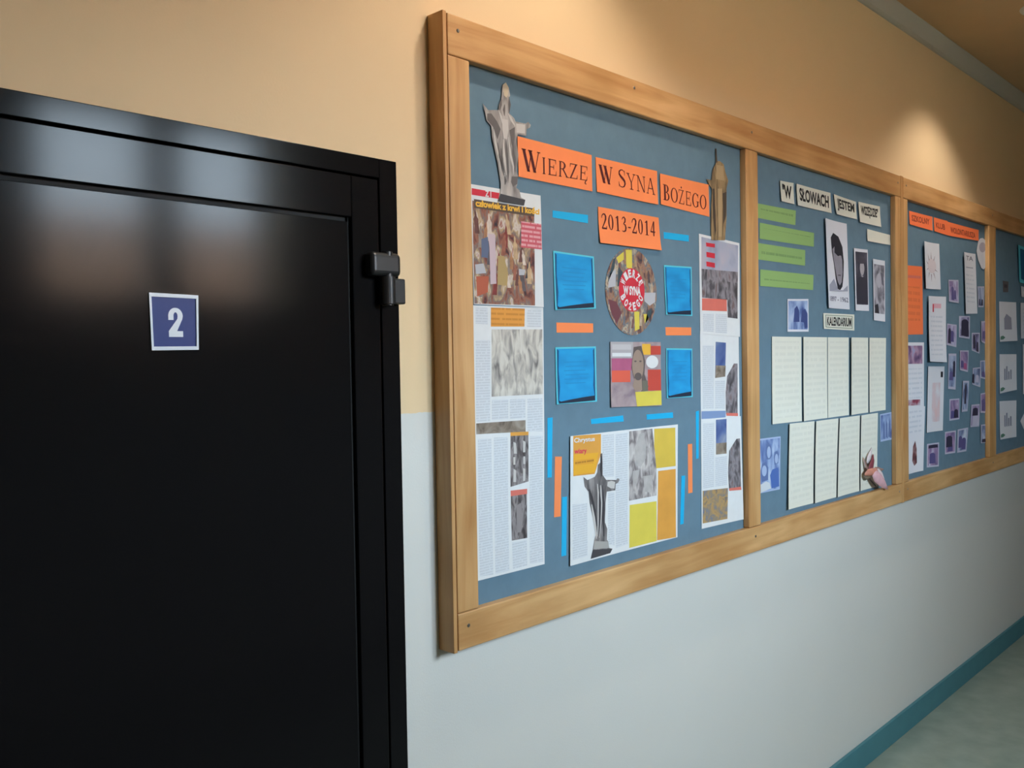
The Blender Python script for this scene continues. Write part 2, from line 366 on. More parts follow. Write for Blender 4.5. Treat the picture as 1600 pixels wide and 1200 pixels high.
def serif_line(parts):
    """parts: (text, scale, heaviness) runs on one base line -> polygons normalised to the cap box of the tallest run"""
    x = 0; out = []
    for txt, sc, T in parts:
        for ch in txt:
            if ch == ' ': x += .34 * sc; continue
            p, w = serif_glyph(ch, T)
            out += [[(x + a * sc, b * sc) for a, b in poly] for poly in p]; x += (w + .05) * sc
    top = max(sc for _, sc, _ in parts)
    return [[(a / x, b / top) for a, b in poly] for poly in out]
SANS = {}
def sans_line(s, bold=.0):
    k = (s, bold)
    if k not in SANS:
        cu = bpy.data.curves.new('type', 'FONT'); cu.body = s; cu.offset = bold; cu.resolution_u = 3
        ob = bpy.data.objects.new('type', cu); C.objects.link(ob)
        bpy.context.view_layer.update()
        me = bpy.data.meshes.new_from_object(ob.evaluated_get(bpy.context.evaluated_depsgraph_get()))
        v = [tuple(p.co[:2]) for p in me.vertices]; f = [tuple(p.vertices) for p in me.polygons]
        bpy.data.objects.remove(ob); bpy.data.curves.remove(cu); bpy.data.meshes.remove(me)
        x0 = min(a for a, _ in v); x1 = max(a for a, _ in v); y0 = min(b for _, b in v); y1 = max(b for _, b in v)
        SANS[k] = [[((v[i][0] - x0) / (x1 - x0), (v[i][1] - y0) / (y1 - y0)) for i in q] for q in f]
    return SANS[k]

# ------------------------------------------------------------------ things pinned to the boards
def bil(q, u, v):
    (ax, az), (bx, bz), (cx, cz_), (dx, dz) = q          # TL TR BR BL, v = 1 at the top
    return (ax * (1 - u) * v + bx * u * v + cx * u * (1 - v) + dx * (1 - u) * (1 - v),
            az * (1 - u) * v + bz * u * v + cz_ * u * (1 - v) + dz * (1 - u) * (1 - v))
def inv(q, x, z):
    u = v = .5
    for _ in range(6):
        px, pz = bil(q, u, v); e = 1e-4
        ux, uz = bil(q, u + e, v); vx, vz = bil(q, u, v + e)
        a, b, c, d = (ux - px) / e, (vx - px) / e, (uz - pz) / e, (vz - pz) / e
        det = a * d - b * c
        u += ((x - px) * d - b * (z - pz)) / det; v += (a * (z - pz) - (x - px) * c) / det
    return min(1, max(0, u)), min(1, max(0, v))
class Sheet:
    """a sheet of paper on the board: corner points (x, z), edge lift in metres (l, r, t, b)"""
    def __init__(s, name, label, cat, quad, mat, bend=(0, 0, 0, 0), layer=0, group=None, outline=None, y=PIN):
        s.q, s.bend, s.y = quad, bend, y - .0006 - layer * .0011
        cx = sum(p[0] for p in quad) / 4; s.c = (cx, y, min(p[1] for p in quad))
        flat = not any(bend)
        if outline:
            n = len(outline); V = []; F = []
            for k, dy in ((0, 0), (1, .0005)):
                V += [(x, s.at(x, z) + dy, z) for x, z in outline]
            F = [tuple(range(n)), tuple(range(2 * n - 1, n - 1, -1))] + [(i, i + n, (i + 1) % n + n, (i + 1) % n) for i in range(n)]
            uv = [(x, z) for x, z in outline] * 2
        else:
            nu, nv = (1, 1) if flat else (8, 10)
            V, uv = [], []
            for dy in (0, .0005):
                for j in range(nv + 1):
                    for i in range(nu + 1):
                        x, z = bil(quad, i / nu, j / nv); V.append((x, s.at(x, z) + dy, z)); uv.append((x, z))
            W_ = nu + 1; M_ = W_ * (nv + 1); F = []
            for j in range(nv):
                for i in range(nu):
                    a = j * W_ + i; F.append((a, a + 1, a + W_ + 1, a + W_)); F.append((a + M_, a + M_ + W_, a + M_ + W_ + 1, a + M_ + 1))
            rim = [i for i in range(nu + 1)] + [j * W_ + nu for j in range(1, nv + 1)] + [nv * W_ + i for i in range(nu - 1, -1, -1)] + [j * W_ for j in range(nv - 1, 0, -1)]
            for k in range(len(rim)):
                a, b = rim[k], rim[(k + 1) % len(rim)]; F.append((a, a + M_, b + M_, b))
        s.o = link_mesh(name, V, F, mat, origin=s.c, uvs=uv, smooth=False)
        tag(s.o, label, cat, group)
        s.n = 0
    def at(s, x, z):
        if not any(s.bend): return s.y
        u, v = inv(s.q, x, z); l, r, t, b = s.bend
        return s.y - (l * (1 - u) ** 3 + r * u ** 3 + t * v ** 3 + b * (1 - v) ** 3)
    def polys(s, name, polys, mat, lay=1, parent=None, label=None):
        if name.startswith('printed_') and len(polys) > 1 and 'grid' not in name:
            return [s.polys(name, [p], mat, lay, parent, label) for p in polys]
        name = name.replace('_grid', ''); V, F, uv = [], [], []; s.n += 1; ox = s.n * .37
        for p in polys:
            k = len(V); F.append(tuple(range(k, k + len(p))))
            for x, z in p: V.append((x, s.at(x, z) - .00022 * lay, z)); uv.append((x + ox, z + ox * .61))
        o = link_mesh(name, V, F, mat, parent=parent or s.o, uvs=uv)
        if label: o['label'] = label
        return o
    def rect(s, name, quad, mat, lay=1, parent=None, label=None):
        nu, nv = (1, 1) if not any(s.bend) else (6, 8)
        P = [[bil(quad, i / nu, j / nv) for i in range(nu + 1)] for j in range(nv + 1)]
        return s.polys(name + '_grid', [[P[j][i], P[j][i + 1], P[j + 1][i + 1], P[j + 1][i]] for j in range(nv) for i in range(nu)], mat, lay, parent, label)
    def fold(s, path, ws, mat, lay=3, name='printed_fold'):
        return s.polys(name + '_grid', seg_poly(list(path), ws), mat, lay)
    def uv(s, u0, v0, u1, v1):
        """sub-rectangle of the sheet; v counts down from the top edge"""
        return tuple(bil(s.q, u, 1 - v) for u, v in ((u0, v0), (u1, v0), (u1, v1), (u0, v1)))
    def urect(s, name, u0, v0, u1, v1, mat, lay=1, label=None): return s.rect(name, s.uv(u0, v0, u1, v1), mat, lay, None, label)
    def uell(s, name, cu, cv, ru, rv, mat, lay=1, n=22, tilt=0.0, label=None):
        pts = []
        for k in range(n):
            a = 2 * math.pi * k / n; dv = rv * math.sin(a)
            pts.append(bil(s.q, cu + ru * math.cos(a) + tilt * dv, 1 - (cv + dv)))
        return s.polys(name, [pts], mat, lay, None, label)
    def upoly(s, name, pts, mat, lay=1, label=None): return s.polys(name, [[bil(s.q, u, 1 - v) for u, v in pts]], mat, lay, None, label)
    def text(s, name, glyphs, quad, mat, lay=2):
        return s.polys(name, [[bil(quad, a, b) for a, b in p] for p in glyphs], mat, lay)
    def figures(s, spots, cols, lay=2):
        """small standing figures of a printed scene: (u, v of the feet, height, lean)"""
        for k, (a, b, h, ln) in enumerate(spots):
            m = plain('figure_ink_%d_%d_%d' % cols[k % len(cols)], cols[k % len(cols)], .75, var=.22, scale=70)
            w = h * .34
            o = [(-.5, 0), (.5, 0), (.42, .35), (.5, .62), (.22, .74), (.2, .9), (0, 1), (-.18, .9), (-.2, .74), (-.48, .6), (-.4, .3)]
            s.polys('printed_figure', [[bil(s.q, a + x * w + ln * z * h, 1 - (b - z * h)) for x, z in o]], m, lay + .1 * (k % 5))
    def utext(s, name, st, u0, v0, u1, v1, mat, bold=.02, lay=2): return s.text(name, sans_line(st, bold), s.uv(u0, v0, u1, v1), mat, lay)

# number plate on the door
m_blue_sign = plain('blue_enamel', (6, 38, 118), .45, spec=.3)
m_white_sign = plain('white_enamel', (214, 218, 226), .35)
sq = ((0.6902, 1.8129), (0.7784, 1.8116), (0.7769, 1.7164), (0.6925, 1.7156))
sign = Sheet('door_number_plate', 'small square blue number plate with white border fixed to the dark door', 'sign', sq, m_blue_sign, y=FY + .0021)
for nm, u0, v0, u1, v1 in (('border', 0, 0, 1, .065), ('border', 0, .935, 1, 1), ('border', 0, .065, .045, .935), ('border', .955, .065, 1, .935)):
    quad = sign.uv(u0, v0, u1, v1)
    V = [(x, sign.y - d, z) for d in (0, .0022) for x, z in quad]
    link_mesh(nm, V, [(0, 1, 2, 3), (7, 6, 5, 4), (0, 4, 5, 1), (1, 5, 6, 2), (2, 6, 7, 3), (3, 7, 4, 0)], m_white_sign, sign.o)
sign.text('numeral', [[(a / .555, b) for a, b in p] for p in heavy_two()], sign.uv(.365, .245, .675, .765), m_white_sign, 2)

# ------------------------------------------------------------------ notice boards
m_wh, m_wv = wood('honey_pine_along', 0), wood('honey_pine_upright', 2)
m_ws = m_wv
m_felt = plain('grey_blue_pin_board', (99, 127, 145), .85, var=.05, scale=25)
m_screw = plain('screw_steel', (150, 146, 138), .35, .9)
m_gap = m_wv
BZ0, BZ1 = EYE + -0.6399, EYE + 0.7523
IZ0, IZ1 = EYE + -0.5575, EYE + 0.6631
def notice_board(label, x0, x1, bays, screws, side_left):
    b = empty('notice_board', ((x0 + x1) / 2, WALL, BZ0), label, 'notice board')
    ed = .011; g = .003
    for a, c in ((x0, x0 + ed), (x1 - ed, x1)):
        box('side_panel', a, c, FRONT, WALL - .0005, BZ0 - .002, BZ1 + .002, m_ws, b, bevel=.0015)
    fx0, fx1 = x0 + ed + g, x1 - ed - g
    box('top_rail', fx0, fx1, FRONT, PIN, IZ1, BZ1, m_wh, b, bevel=.003)
    box('bottom_rail', fx0, fx1, FRONT, PIN, BZ0, IZ0, m_wh, b, bevel=.003)
    ups = [(fx0, bays[0][0], 'stile')] + [(bays[i][1], bays[i + 1][0], 'mullion') for i in range(len(bays) - 1)] + [(bays[-1][1], fx1, 'stile')]
    for a, c, n in ups: box(n, a, c, FRONT + .0004, PIN, IZ0 + .0012, IZ1 - .0012, m_wv, b, bevel=.003)
    for a, c in bays: box('back_panel', a - .01, c + .01, PIN, WALL - .008, IZ0 - .01, IZ1 + .01, m_felt, b)
    bm = bmesh.new()
    add_box(bm, x0 + ed, fx0 + .02, FRONT + .008, WALL - .003, BZ0 + .002, BZ1 - .002); bm_obj('joint', bm, m_gap, b)
    bm = bmesh.new(); add_box(bm, fx1 - .02, x1 - ed, FRONT + .008, WALL - .003, BZ0 + .002, BZ1 - .002); bm_obj('joint', bm, m_gap, b)
    for sx, sz in screws:
        bm = bmesh.new(); add_cyl(bm, (sx, FRONT - .0004, sz), .0048, .0016, 'Y', 14, .0036)
        add_box(bm, sx - .0035, sx + .0035, FRONT - .0016, FRONT - .0010, sz - .0006, sz + .0006); bm_obj('screw', bm, m_screw, b)
    return b
X0, XJ = 1.3336, 3.9662
BAY = ((1.4122, 2.6361), (2.7139, 3.894), (4.0329, 5.1844), (5.3025, 6.4333))
XE = BAY[3][1] + (BAY[0][0] - X0)
rz0, rz1 = (BZ0 + IZ0) / 2 + .01, (BZ1 + IZ1) / 2 + .012
notice_board('pine framed notice board beside the dark door, with orange title cards', X0, XJ, BAY[:2],
             [(X0 + .045, rz1), (X0 + .045, rz0), ((BAY[0][1] + BAY[1][0]) / 2, rz1), ((BAY[0][1] + BAY[1][0]) / 2, rz0), (XJ - .045, rz1), (XJ - .045, rz0), (BAY[0][0] + .62, rz1 + .01)], True)
notice_board('pine framed notice board farther along the corridor, holding many small photographs', XJ + .001, XE, BAY[2:],
             [(XJ + .05, rz1), (XJ + .05, rz0), ((BAY[2][1] + BAY[3][0]) / 2, rz1), ((BAY[2][1] + BAY[3][0]) / 2, rz0)], False)

# ------------------------------------------------------------------ paper and ink colours
white = plain('white_paper', (222, 223, 224), .8, var=.02, scale=40)
cream = plain('cream_green_paper', (226, 225, 212), .8, var=.02, scale=20)
orange = plain('orange_card', (250, 140, 82), .75, var=.02, scale=20)
cyan = plain('cyan_card', (12, 172, 224), .7, var=.02, scale=20)
blue_print = picture('blue_scroll_print', [(14, 134, 196), (20, 150, 212), (28, 162, 220)], 10, 24, 2, .3)
navy = plain('navy_ink', (20, 34, 58), .7)
pale_cyan = plain('pale_cyan_edge', (88, 196, 216), .7)
green = print_lines('green_strip_print', (146, 182, 112), (116, 148, 92), .03, .45, .7, 30)
maroon = plain('maroon_ink', (86, 14, 14), .7); black = plain('black_ink', (30, 26, 26), .7)
type_white = print_lines('small_type_on_white', (212, 215, 220), (130, 132, 140), .0062, .55, .2, 30)
type_cream = print_lines('small_type_on_cream', (226, 225, 213), (160, 162, 156), .022, .5, .12, 10)
yellow = plain('yellow_print', (218, 200, 80), .7, var=.04, scale=18); amber = plain('amber_print', (220, 156, 66), .7, var=.06, scale=14)
gold = plain('gold_ink', (232, 178, 60), .7); red = plain('red_ink', (206, 42, 60), .7); pinkbox = print_lines('pink_box_print', (200, 92, 104), (224, 170, 174), .011, .5, .8, 30)
salmon = plain('salmon_print', (214, 112, 98), .7, var=.05, scale=20)
s_dark = plain('statue_dark_ink_flat', (104, 98, 97), .75); s_mid = picture('statue_mid_ink', [(118, 112, 110), (160, 154, 150), (188, 182, 178)], 55, 14, 2, .6); s_light = plain('statue_light_ink', (198, 193, 189), .75)
painting = picture('crowd_painting_print', [(44, 40, 46), (104, 58, 54), (150, 96, 74), (120, 106, 104), (178, 150, 112), (204, 192, 182), (150, 78, 62)], 44, 24, 3, .5)
engraving = picture('engraving_print', [(112, 108, 106), (166, 160, 154), (204, 198, 188), (216, 212, 204)], 52, 20, 3, .8)
brown_photo = picture('brown_photo_print', [(92, 78, 66), (138, 124, 110), (160, 150, 138)], 30, 30, 3, .8)
relic = picture('grey_relic_print', [(52, 46, 46), (96, 88, 88), (150, 142, 142), (84, 76, 76)], 70, 26, 3, .7)
sculpture = picture('sculpture_print', [(96, 88, 90), (140, 132, 132), (186, 178, 176), (208, 202, 198)], 50, 24, 3, .6)
crowd = picture('dark_crowd_print', [(58, 54, 58), (96, 90, 94), (142, 136, 142), (112, 92, 92)], 44, 24, 2, .4)
sky_photo = picture('blue_sky_print', [(52, 72, 134), (92, 112, 160), (150, 158, 176)], 14, 12, 2, .4)
gold_photo = picture('golden_group_print', [(92, 118, 156), (142, 128, 110), (182, 146, 92), (120, 110, 100)], 34, 34, 3, .8)
statue_gold = picture('brown_statue_ink', [(84, 68, 52), (126, 104, 74), (166, 138, 98), (110, 90, 64)], 60, 9, 3, .6)
collage = picture('collage_print', [(60, 52, 58), (112, 78, 74), (160, 124, 96), (96, 106, 118), (192, 176, 150), (132, 96, 92)], 44, 24, 3, .6)
skin = plain('skin_ink', (158, 136, 122), .75, var=.06, scale=30); hair = plain('hair_ink', (98, 86, 84), .75, var=.1, scale=40)
mauve = picture('mauve_print', [(132, 112, 124), (162, 144, 148), (178, 160, 160)], 22, 26, 2, .6); magenta = plain('magenta_print', (178, 92, 128), .75, var=.08, scale=20)
grey_photo = picture('grey_photo_print', [(64, 62, 72), (120, 118, 128), (168, 166, 178), (186, 184, 194)], 22, 14, 3, .7)
dark_photo = picture('dark_photo_print', [(42, 40, 52), (62, 60, 74), (92, 90, 104)], 30, 12, 3, .6)
blue_photo = picture('blue_tint_photo_print', [(64, 84, 142), (112, 134, 184), (158, 178, 214), (190, 204, 226)], 22, 11, 3, .8)

# ------------------------------------------------------------------ first bay: faith display
t = Sheet('title_card', 'orange card with the longest title word, between grey statue cut-out and next card', 'card', ((1.586, 2.2196), (1.8679, 2.2176), (1.8689, 2.124), (1.5882, 2.1244)), orange, layer=2)
t.text('lettering', serif_line([('W', 1.25, .17), ('IERZĘ', 1.0, .11)]), ((1.5988, 2.1929), (1.8567, 2.1936), (1.8526, 2.1486), (1.6008, 2.14)), maroon)
t = Sheet('title_card', 'orange card reading two short words, middle of the title row', 'card', ((1.8864, 2.2156), (2.1641, 2.2174), (2.1657, 2.1225), (1.8882, 2.125)), orange, (0, .002, 0, .002), layer=1)
for word, cut in ((0, (0, .3)), (1, (.3, 9))):
    t.text('lettering', [p for p in serif_line([('W S', 1.12, .19), ('YNA', 1.0, .10)]) if cut[0] <= min(q[0] for q in p) < cut[1]], ((1.8969, 2.1985), (2.1546, 2.1985), (2.1553, 2.1478), (1.9005, 2.152)), maroon)
t = Sheet('title_card', 'orange title card touching the brown statue cut-out', 'card', ((2.1777, 2.2125), (2.4427, 2.2152), (2.4461, 2.1175), (2.1805, 2.1258)), orange, (.003, 0, 0, 0), layer=1)
t.text('lettering', serif_line([('B', 1.1, .19), ('OŻEGO', 1.0, .09)]), ((2.191, 2.1845), (2.4325, 2.1832), (2.4316, 2.1373), (2.1928, 2.1397)), maroon)
t = Sheet('year_card', 'orange card with the school years, above the round collage', 'card', ((1.892, 2.0871), (2.1704, 2.0866), (2.1786, 1.9944), (1.8954, 1.9927)), orange, (0, 0, 0, .004), layer=2)
t.text('lettering', serif_line([('2013-2014', 1.0, .16)]), ((1.9026, 2.0714), (2.1564, 2.0732), (2.1564, 2.0317), (1.9041, 2.0305)), maroon)

def pts(s): return s
# cut-out statues (printed card, cut along the outline)
o1 = ((1.5364, 2.3293), (1.5479, 2.3376), (1.5576, 2.3271), (1.5617, 2.3097), (1.5565, 2.3009), (1.5584, 2.2673), (1.5747, 2.2592), (1.5784, 2.2525), (1.6137, 2.2535), (1.6237, 2.2593), (1.6328, 2.2537), (1.6294, 2.2469), (1.6173, 2.2408), (1.6158, 2.2251), (1.5855, 2.2235), (1.5801, 2.2107), (1.587, 2.1748), (1.5795, 2.1367), (1.5843, 2.1242), (1.5815, 2.1053), (1.5774, 2.0968), (1.5889, 2.0917), (1.5936, 2.0755), (1.6081, 2.0714), (1.6031, 2.0574), (1.5141, 2.0574), (1.5235, 2.0758), (1.5256, 2.0981), (1.5152, 2.1485), (1.506, 2.178), (1.4998, 2.1975), (1.4969, 2.2278), (1.4818, 2.2374), (1.4786, 2.2526), (1.4705, 2.2739), (1.4875, 2.2619), (1.5219, 2.2688), (1.5241, 2.2816), (1.5319, 2.296), (1.5341, 2.312))
st = Sheet('statue_cutout', 'grey cut-out of a robed statue with outstretched arms beside the first title card', 'cut-out', ((1.4716, 2.3217), (1.6352, 2.3559), (1.6282, 2.0602), (1.4648, 2.042)), s_mid, layer=3, outline=o1)
W3, W4 = (.002, .008, .002), (.002, .007, .006, .001)
st.polys('printed_dark_tone', [((1.4837, 2.2535), (1.4976, 2.2561), (1.5156, 2.2414), (1.5272, 2.2253), (1.5165, 2.2003), (1.5024, 2.2262), (1.4833, 2.2394))], s_dark, 2)
st.polys('printed_dark_tone', [((1.5567, 2.2278), (1.5761, 2.239), (1.5748, 2.2151), (1.5691, 2.1879), (1.5636, 2.1975))], s_dark, 2)
st.polys('printed_sleeve', [((1.5802, 2.2481), (1.6116, 2.2505), (1.6103, 2.229), (1.5817, 2.2268))], s_light, 2)
st.polys('printed_chest', [((1.5326, 2.2496), (1.5519, 2.2515), (1.5537, 2.2299), (1.5485, 2.2055), (1.538, 2.2064), (1.5324, 2.2262))], s_light, 2)
for path, w in ((((1.5041, 2.2213), (1.5078, 2.1937), (1.5192, 2.1594), (1.5275, 2.1139)), W4), (((1.5353, 2.2033), (1.537, 2.1672), (1.5446, 2.1214)), W3), (((1.5525, 2.2114), (1.5591, 2.1706), (1.5681, 2.1457), (1.5676, 2.1246)), W4), (((1.5219, 2.2683), (1.529, 2.2541), (1.5342, 2.2369)), W3), (((1.5538, 2.2664), (1.5649, 2.2528), (1.5762, 2.2416)), W3)): st.fold(path, w, s_light)
for path, w in ((((1.5163, 2.1925), (1.523, 2.1599), (1.5359, 2.1203)), W3), (((1.5447, 2.2023), (1.5476, 2.1689), (1.5505, 2.1301), (1.5491, 2.1038)), W4), (((1.5693, 2.1932), (1.5724, 2.1621), (1.5744, 2.1334)), W3), (((1.5272, 2.1813), (1.5302, 2.1506), (1.5383, 2.1258)), W3), (((1.5319, 2.296), (1.5286, 2.2825), (1.5256, 2.269)), W3), (((1.5567, 2.3061), (1.5589, 2.2883), (1.5569, 2.2696)), W3), (((1.5421, 2.2851), (1.5395, 2.2716), (1.5407, 2.2588)), W3), (((1.5388, 2.1181), (1.5409, 2.1079), (1.5384, 2.0985)), W3)): st.fold(path, w, s_dark)
st.polys('printed_feet', [((1.5618, 2.1211), (1.5835, 2.1235), (1.5807, 2.1057), (1.5658, 2.097), (1.5595, 2.1077))], s_dark, 2)
st.polys('printed_face', [((1.5392, 2.3208), (1.5537, 2.3232), (1.5541, 2.3095), (1.5478, 2.3018), (1.5404, 2.306))], plain('pale_gold_ink', (196, 182, 158), .75), 3)
st.polys('printed_plinth', [((1.5235, 2.0758), (1.6081, 2.0714), (1.6031, 2.0574), (1.5141, 2.0574))], plain('plinth_ink', (66, 64, 68), .75), 3)
st.polys('printed_crown', [((1.5364, 2.3293), (1.5479, 2.3369), (1.5568, 2.327), (1.555, 2.3162), (1.5379, 2.3128))], plain('pale_gold_ink', (196, 182, 158), .75), 2)
o2 = ((2.4825, 2.3303), (2.4872, 2.331), (2.4921, 2.2934), (2.5083, 2.2958), (2.5303, 2.2891), (2.5414, 2.2647), (2.5566, 2.2418), (2.5463, 2.2154), (2.5445, 2.1251), (2.5333, 2.0531), (2.4534, 2.0464), (2.451, 2.1156), (2.4603, 2.2047), (2.4419, 2.2145), (2.4275, 2.2297), (2.4571, 2.2307), (2.4652, 2.264), (2.4844, 2.2864))
st = Sheet('statue_cutout', 'brown cut-out of a slim robed statue beside the last title card', 'cut-out', ((2.4294, 2.322), (2.5586, 2.3422), (2.5529, 2.0547), (2.4237, 2.0439)), statue_gold, layer=3, outline=o2)
st.polys('printed_dark_tone', [((2.4621, 2.2049), (2.4734, 2.2063), (2.4803, 2.0792), (2.4723, 2.0588), (2.4622, 2.1168)), ((2.5207, 2.1973), (2.5441, 2.2051), (2.5407, 2.1298), (2.5247, 2.1032)), ((2.4825, 2.3303), (2.4872, 2.331), (2.4921, 2.2899), (2.4844, 2.2864))], plain('deep_brown_ink', (74, 60, 48), .75), 2)
st.polys('printed_light_tone', [((2.4843, 2.2814), (2.5273, 2.2827), (2.5312, 2.2384), (2.4834, 2.2371)), ((2.4923, 2.2087), (2.5191, 2.212), (2.5133, 2.0623), (2.4941, 2.0607))], plain('tan_ink', (176, 150, 112), .75), 2)

# magazine pages down the side next to the door
p = Sheet('magazine_page', 'magazine page with a crowded painting and red banner below the grey statue cut-out', 'page', ((1.4295, 2.0867), (1.6642, 2.0884), (1.6696, 1.8173), (1.4336, 1.8168)), white, (0, .002, .0, 0), layer=1)
p.rect('red_banner', ((1.4326, 2.0778), (1.5222, 2.0776), (1.5191, 2.0635), (1.4323, 2.0629)), red, 1)
p.text('lettering', sans_line('Z I', .03), ((1.475, 2.0782), (1.4948, 2.0782), (1.4944, 2.064), (1.4747, 2.0641)), white, 2)
p.rect('printed_painting', ((1.4336, 2.0501), (1.6408, 2.0494), (1.6384, 1.8202), (1.435, 1.8185)), painting, 1)
p.polys('printed_figure', [((1.4813, 1.9801), (1.5057, 1.9798), (1.5057, 1.9503), (1.5065, 1.8666), (1.4871, 1.8644), (1.4857, 1.9487))], plain('pale_robe_ink', (196, 176, 184), .75), 2)
p.polys('printed_figure', [((1.4603, 1.9661), (1.4811, 1.9728), (1.4838, 1.9437), (1.4799, 1.9239), (1.4593, 1.9249))], plain('slate_blue_ink', (92, 104, 132), .75), 2)
p.polys('printed_figure', [((1.5134, 1.9312), (1.533, 1.9326), (1.5465, 1.8936), (1.5422, 1.8633), (1.51, 1.8643))], plain('ochre_ink', (174, 148, 98), .75), 2)
p.polys('printed_figure', [((1.4412, 1.8802), (1.4823, 1.8825), (1.478, 1.8456), (1.4435, 1.8345))], plain('brick_ink', (178, 92, 66), .75), 2)
p.polys('printed_figure', [((1.4385, 1.9066), (1.4658, 1.9108), (1.4739, 1.8894), (1.4413, 1.8851)), ((1.5836, 1.9058), (1.6061, 1.9047), (1.602, 1.8917), (1.5832, 1.8906))], plain('grey_white_ink', (184, 184, 190), .75), 2)
p.rect('printed_band', ((1.4387, 2.0541), (1.6409, 2.0546), (1.6405, 2.035), (1.4389, 2.0344)), plain('headline_band_ink', (92, 74, 62), .75), 2)
p.text('lettering', sans_line('człowiek z krwi i kości', .045), ((1.4428, 2.0555), (1.6588, 2.0575), (1.6584, 2.041), (1.4437, 2.0378)), gold, 3)
rf = random.Random(3)
p.figures([(.06 + .76 * rf.random(), .36 + .6 * (k / 26), .13 + .08 * rf.random(), rf.uniform(-.25, .25)) for k in range(26)], [(150, 92, 72), (190, 160, 124), (104, 66, 60), (206, 190, 176), (92, 84, 88), (170, 120, 84), (126, 52, 48), (142, 128, 118), (64, 58, 64)], 1.4)
p.rect('text_box', ((1.5938, 2.0193), (1.6642, 2.0193), (1.6651, 1.9576), (1.5923, 1.9571)), pinkbox, 3)
p = Sheet('magazine_page', 'magazine page with a pale engraving of figures, under the crowded painting', 'page', ((1.431, 1.8143), (1.6712, 1.8165), (1.668, 1.5058), (1.4308, 1.5176)), white, layer=0)
p.rect('text_column', ((1.439, 1.8095), (1.4786, 1.8107), (1.4777, 1.7721), (1.4381, 1.7727)), type_white); p.rect('text_column', ((1.612, 1.8093), (1.6628, 1.8108), (1.6618, 1.7684), (1.611, 1.7676)), type_white)
p.rect('orange_box', ((1.4885, 1.811), (1.6041, 1.8118), (1.6019, 1.7688), (1.4874, 1.7671)), print_lines('orange_box_print', (222, 152, 66), (186, 118, 44), .012, .4, .6, 20))
p.rect('printed_engraving', ((1.4895, 1.7607), (1.6666, 1.763), (1.6654, 1.6045), (1.4857, 1.6053)), engraving)
p.rect('text_column', ((1.4372, 1.7359), (1.4841, 1.7361), (1.4795, 1.5489), (1.4344, 1.5504)), type_white); p.rect('text_column', ((1.4862, 1.5978), (1.5417, 1.5967), (1.5406, 1.5505), (1.4851, 1.5512)), type_white)
p.rect('text_column', ((1.5463, 1.5965), (1.601, 1.5955), (1.5999, 1.5497), (1.5452, 1.5502)), type_white); p.rect('text_column', ((1.6081, 1.5952), (1.6626, 1.5942), (1.662, 1.5131), (1.6062, 1.5156)), type_white)
p.rect('printed_photo', ((1.4343, 1.5466), (1.6005, 1.5443), (1.5999, 1.5165), (1.4344, 1.5219)), brown_photo)
p = Sheet('magazine_page', 'lowest magazine page beside the frame stile, with two dark upright pictures', 'page', ((1.4281, 1.5195), (1.667, 1.5107), (1.6568, 1.1868), (1.4262, 1.1887)), white, (0, 0, 0, .003), layer=1)
p.rect('text_column', ((1.438, 1.5108), (1.4815, 1.5092), (1.4774, 1.1941), (1.4334, 1.1975)), type_white); p.rect('text_column', ((1.4897, 1.5102), (1.5362, 1.5084), (1.5314, 1.1941), (1.4848, 1.1944)), type_white)
p.rect('text_column', ((1.5434, 1.2579), (1.5953, 1.2564), (1.5939, 1.1945), (1.5438, 1.1951)), type_white); p.rect('text_column', ((1.6136, 1.5044), (1.6616, 1.5026), (1.6518, 1.1945), (1.6038, 1.1961)), type_white)
p.rect('orange_bar', ((1.5459, 1.5185), (1.609, 1.5161), (1.6087, 1.5074), (1.5457, 1.51)), amber); p.rect('orange_bar', ((1.5426, 1.3809), (1.6007, 1.3788), (1.6004, 1.3664), (1.5432, 1.3676)), salmon)
p.rect('printed_photo', ((1.5457, 1.51), (1.6087, 1.5074), (1.6061, 1.3959), (1.5428, 1.3897)), relic)
p.polys('printed_figure', [((1.5549, 1.4955), (1.5644, 1.4914), (1.5662, 1.4665), (1.5566, 1.4673)), ((1.5888, 1.4962), (1.5975, 1.4922), (1.5959, 1.4673), (1.5881, 1.4679)), ((1.554, 1.4593), (1.5612, 1.4587), (1.5607, 1.4406), (1.5536, 1.4412)), ((1.5888, 1.4579), (1.5957, 1.4573), (1.5953, 1.4389), (1.5884, 1.4396)), ((1.5543, 1.4313), (1.5628, 1.4271), (1.5622, 1.3991), (1.5526, 1.4001)), ((1.5872, 1.4297), (1.595, 1.4273), (1.5943, 1.3989), (1.5864, 1.3981))], s_light, 2)
p.rect('printed_photo', ((1.5432, 1.3676), (1.5994, 1.3665), (1.5969, 1.2605), (1.5426, 1.2623)), relic)
p.polys('printed_figure', [((1.5608, 1.343), (1.5779, 1.3475), (1.5816, 1.3003), (1.5762, 1.2777), (1.5617, 1.2782))], plain('grey_figure_ink', (142, 134, 134), .75), 2)

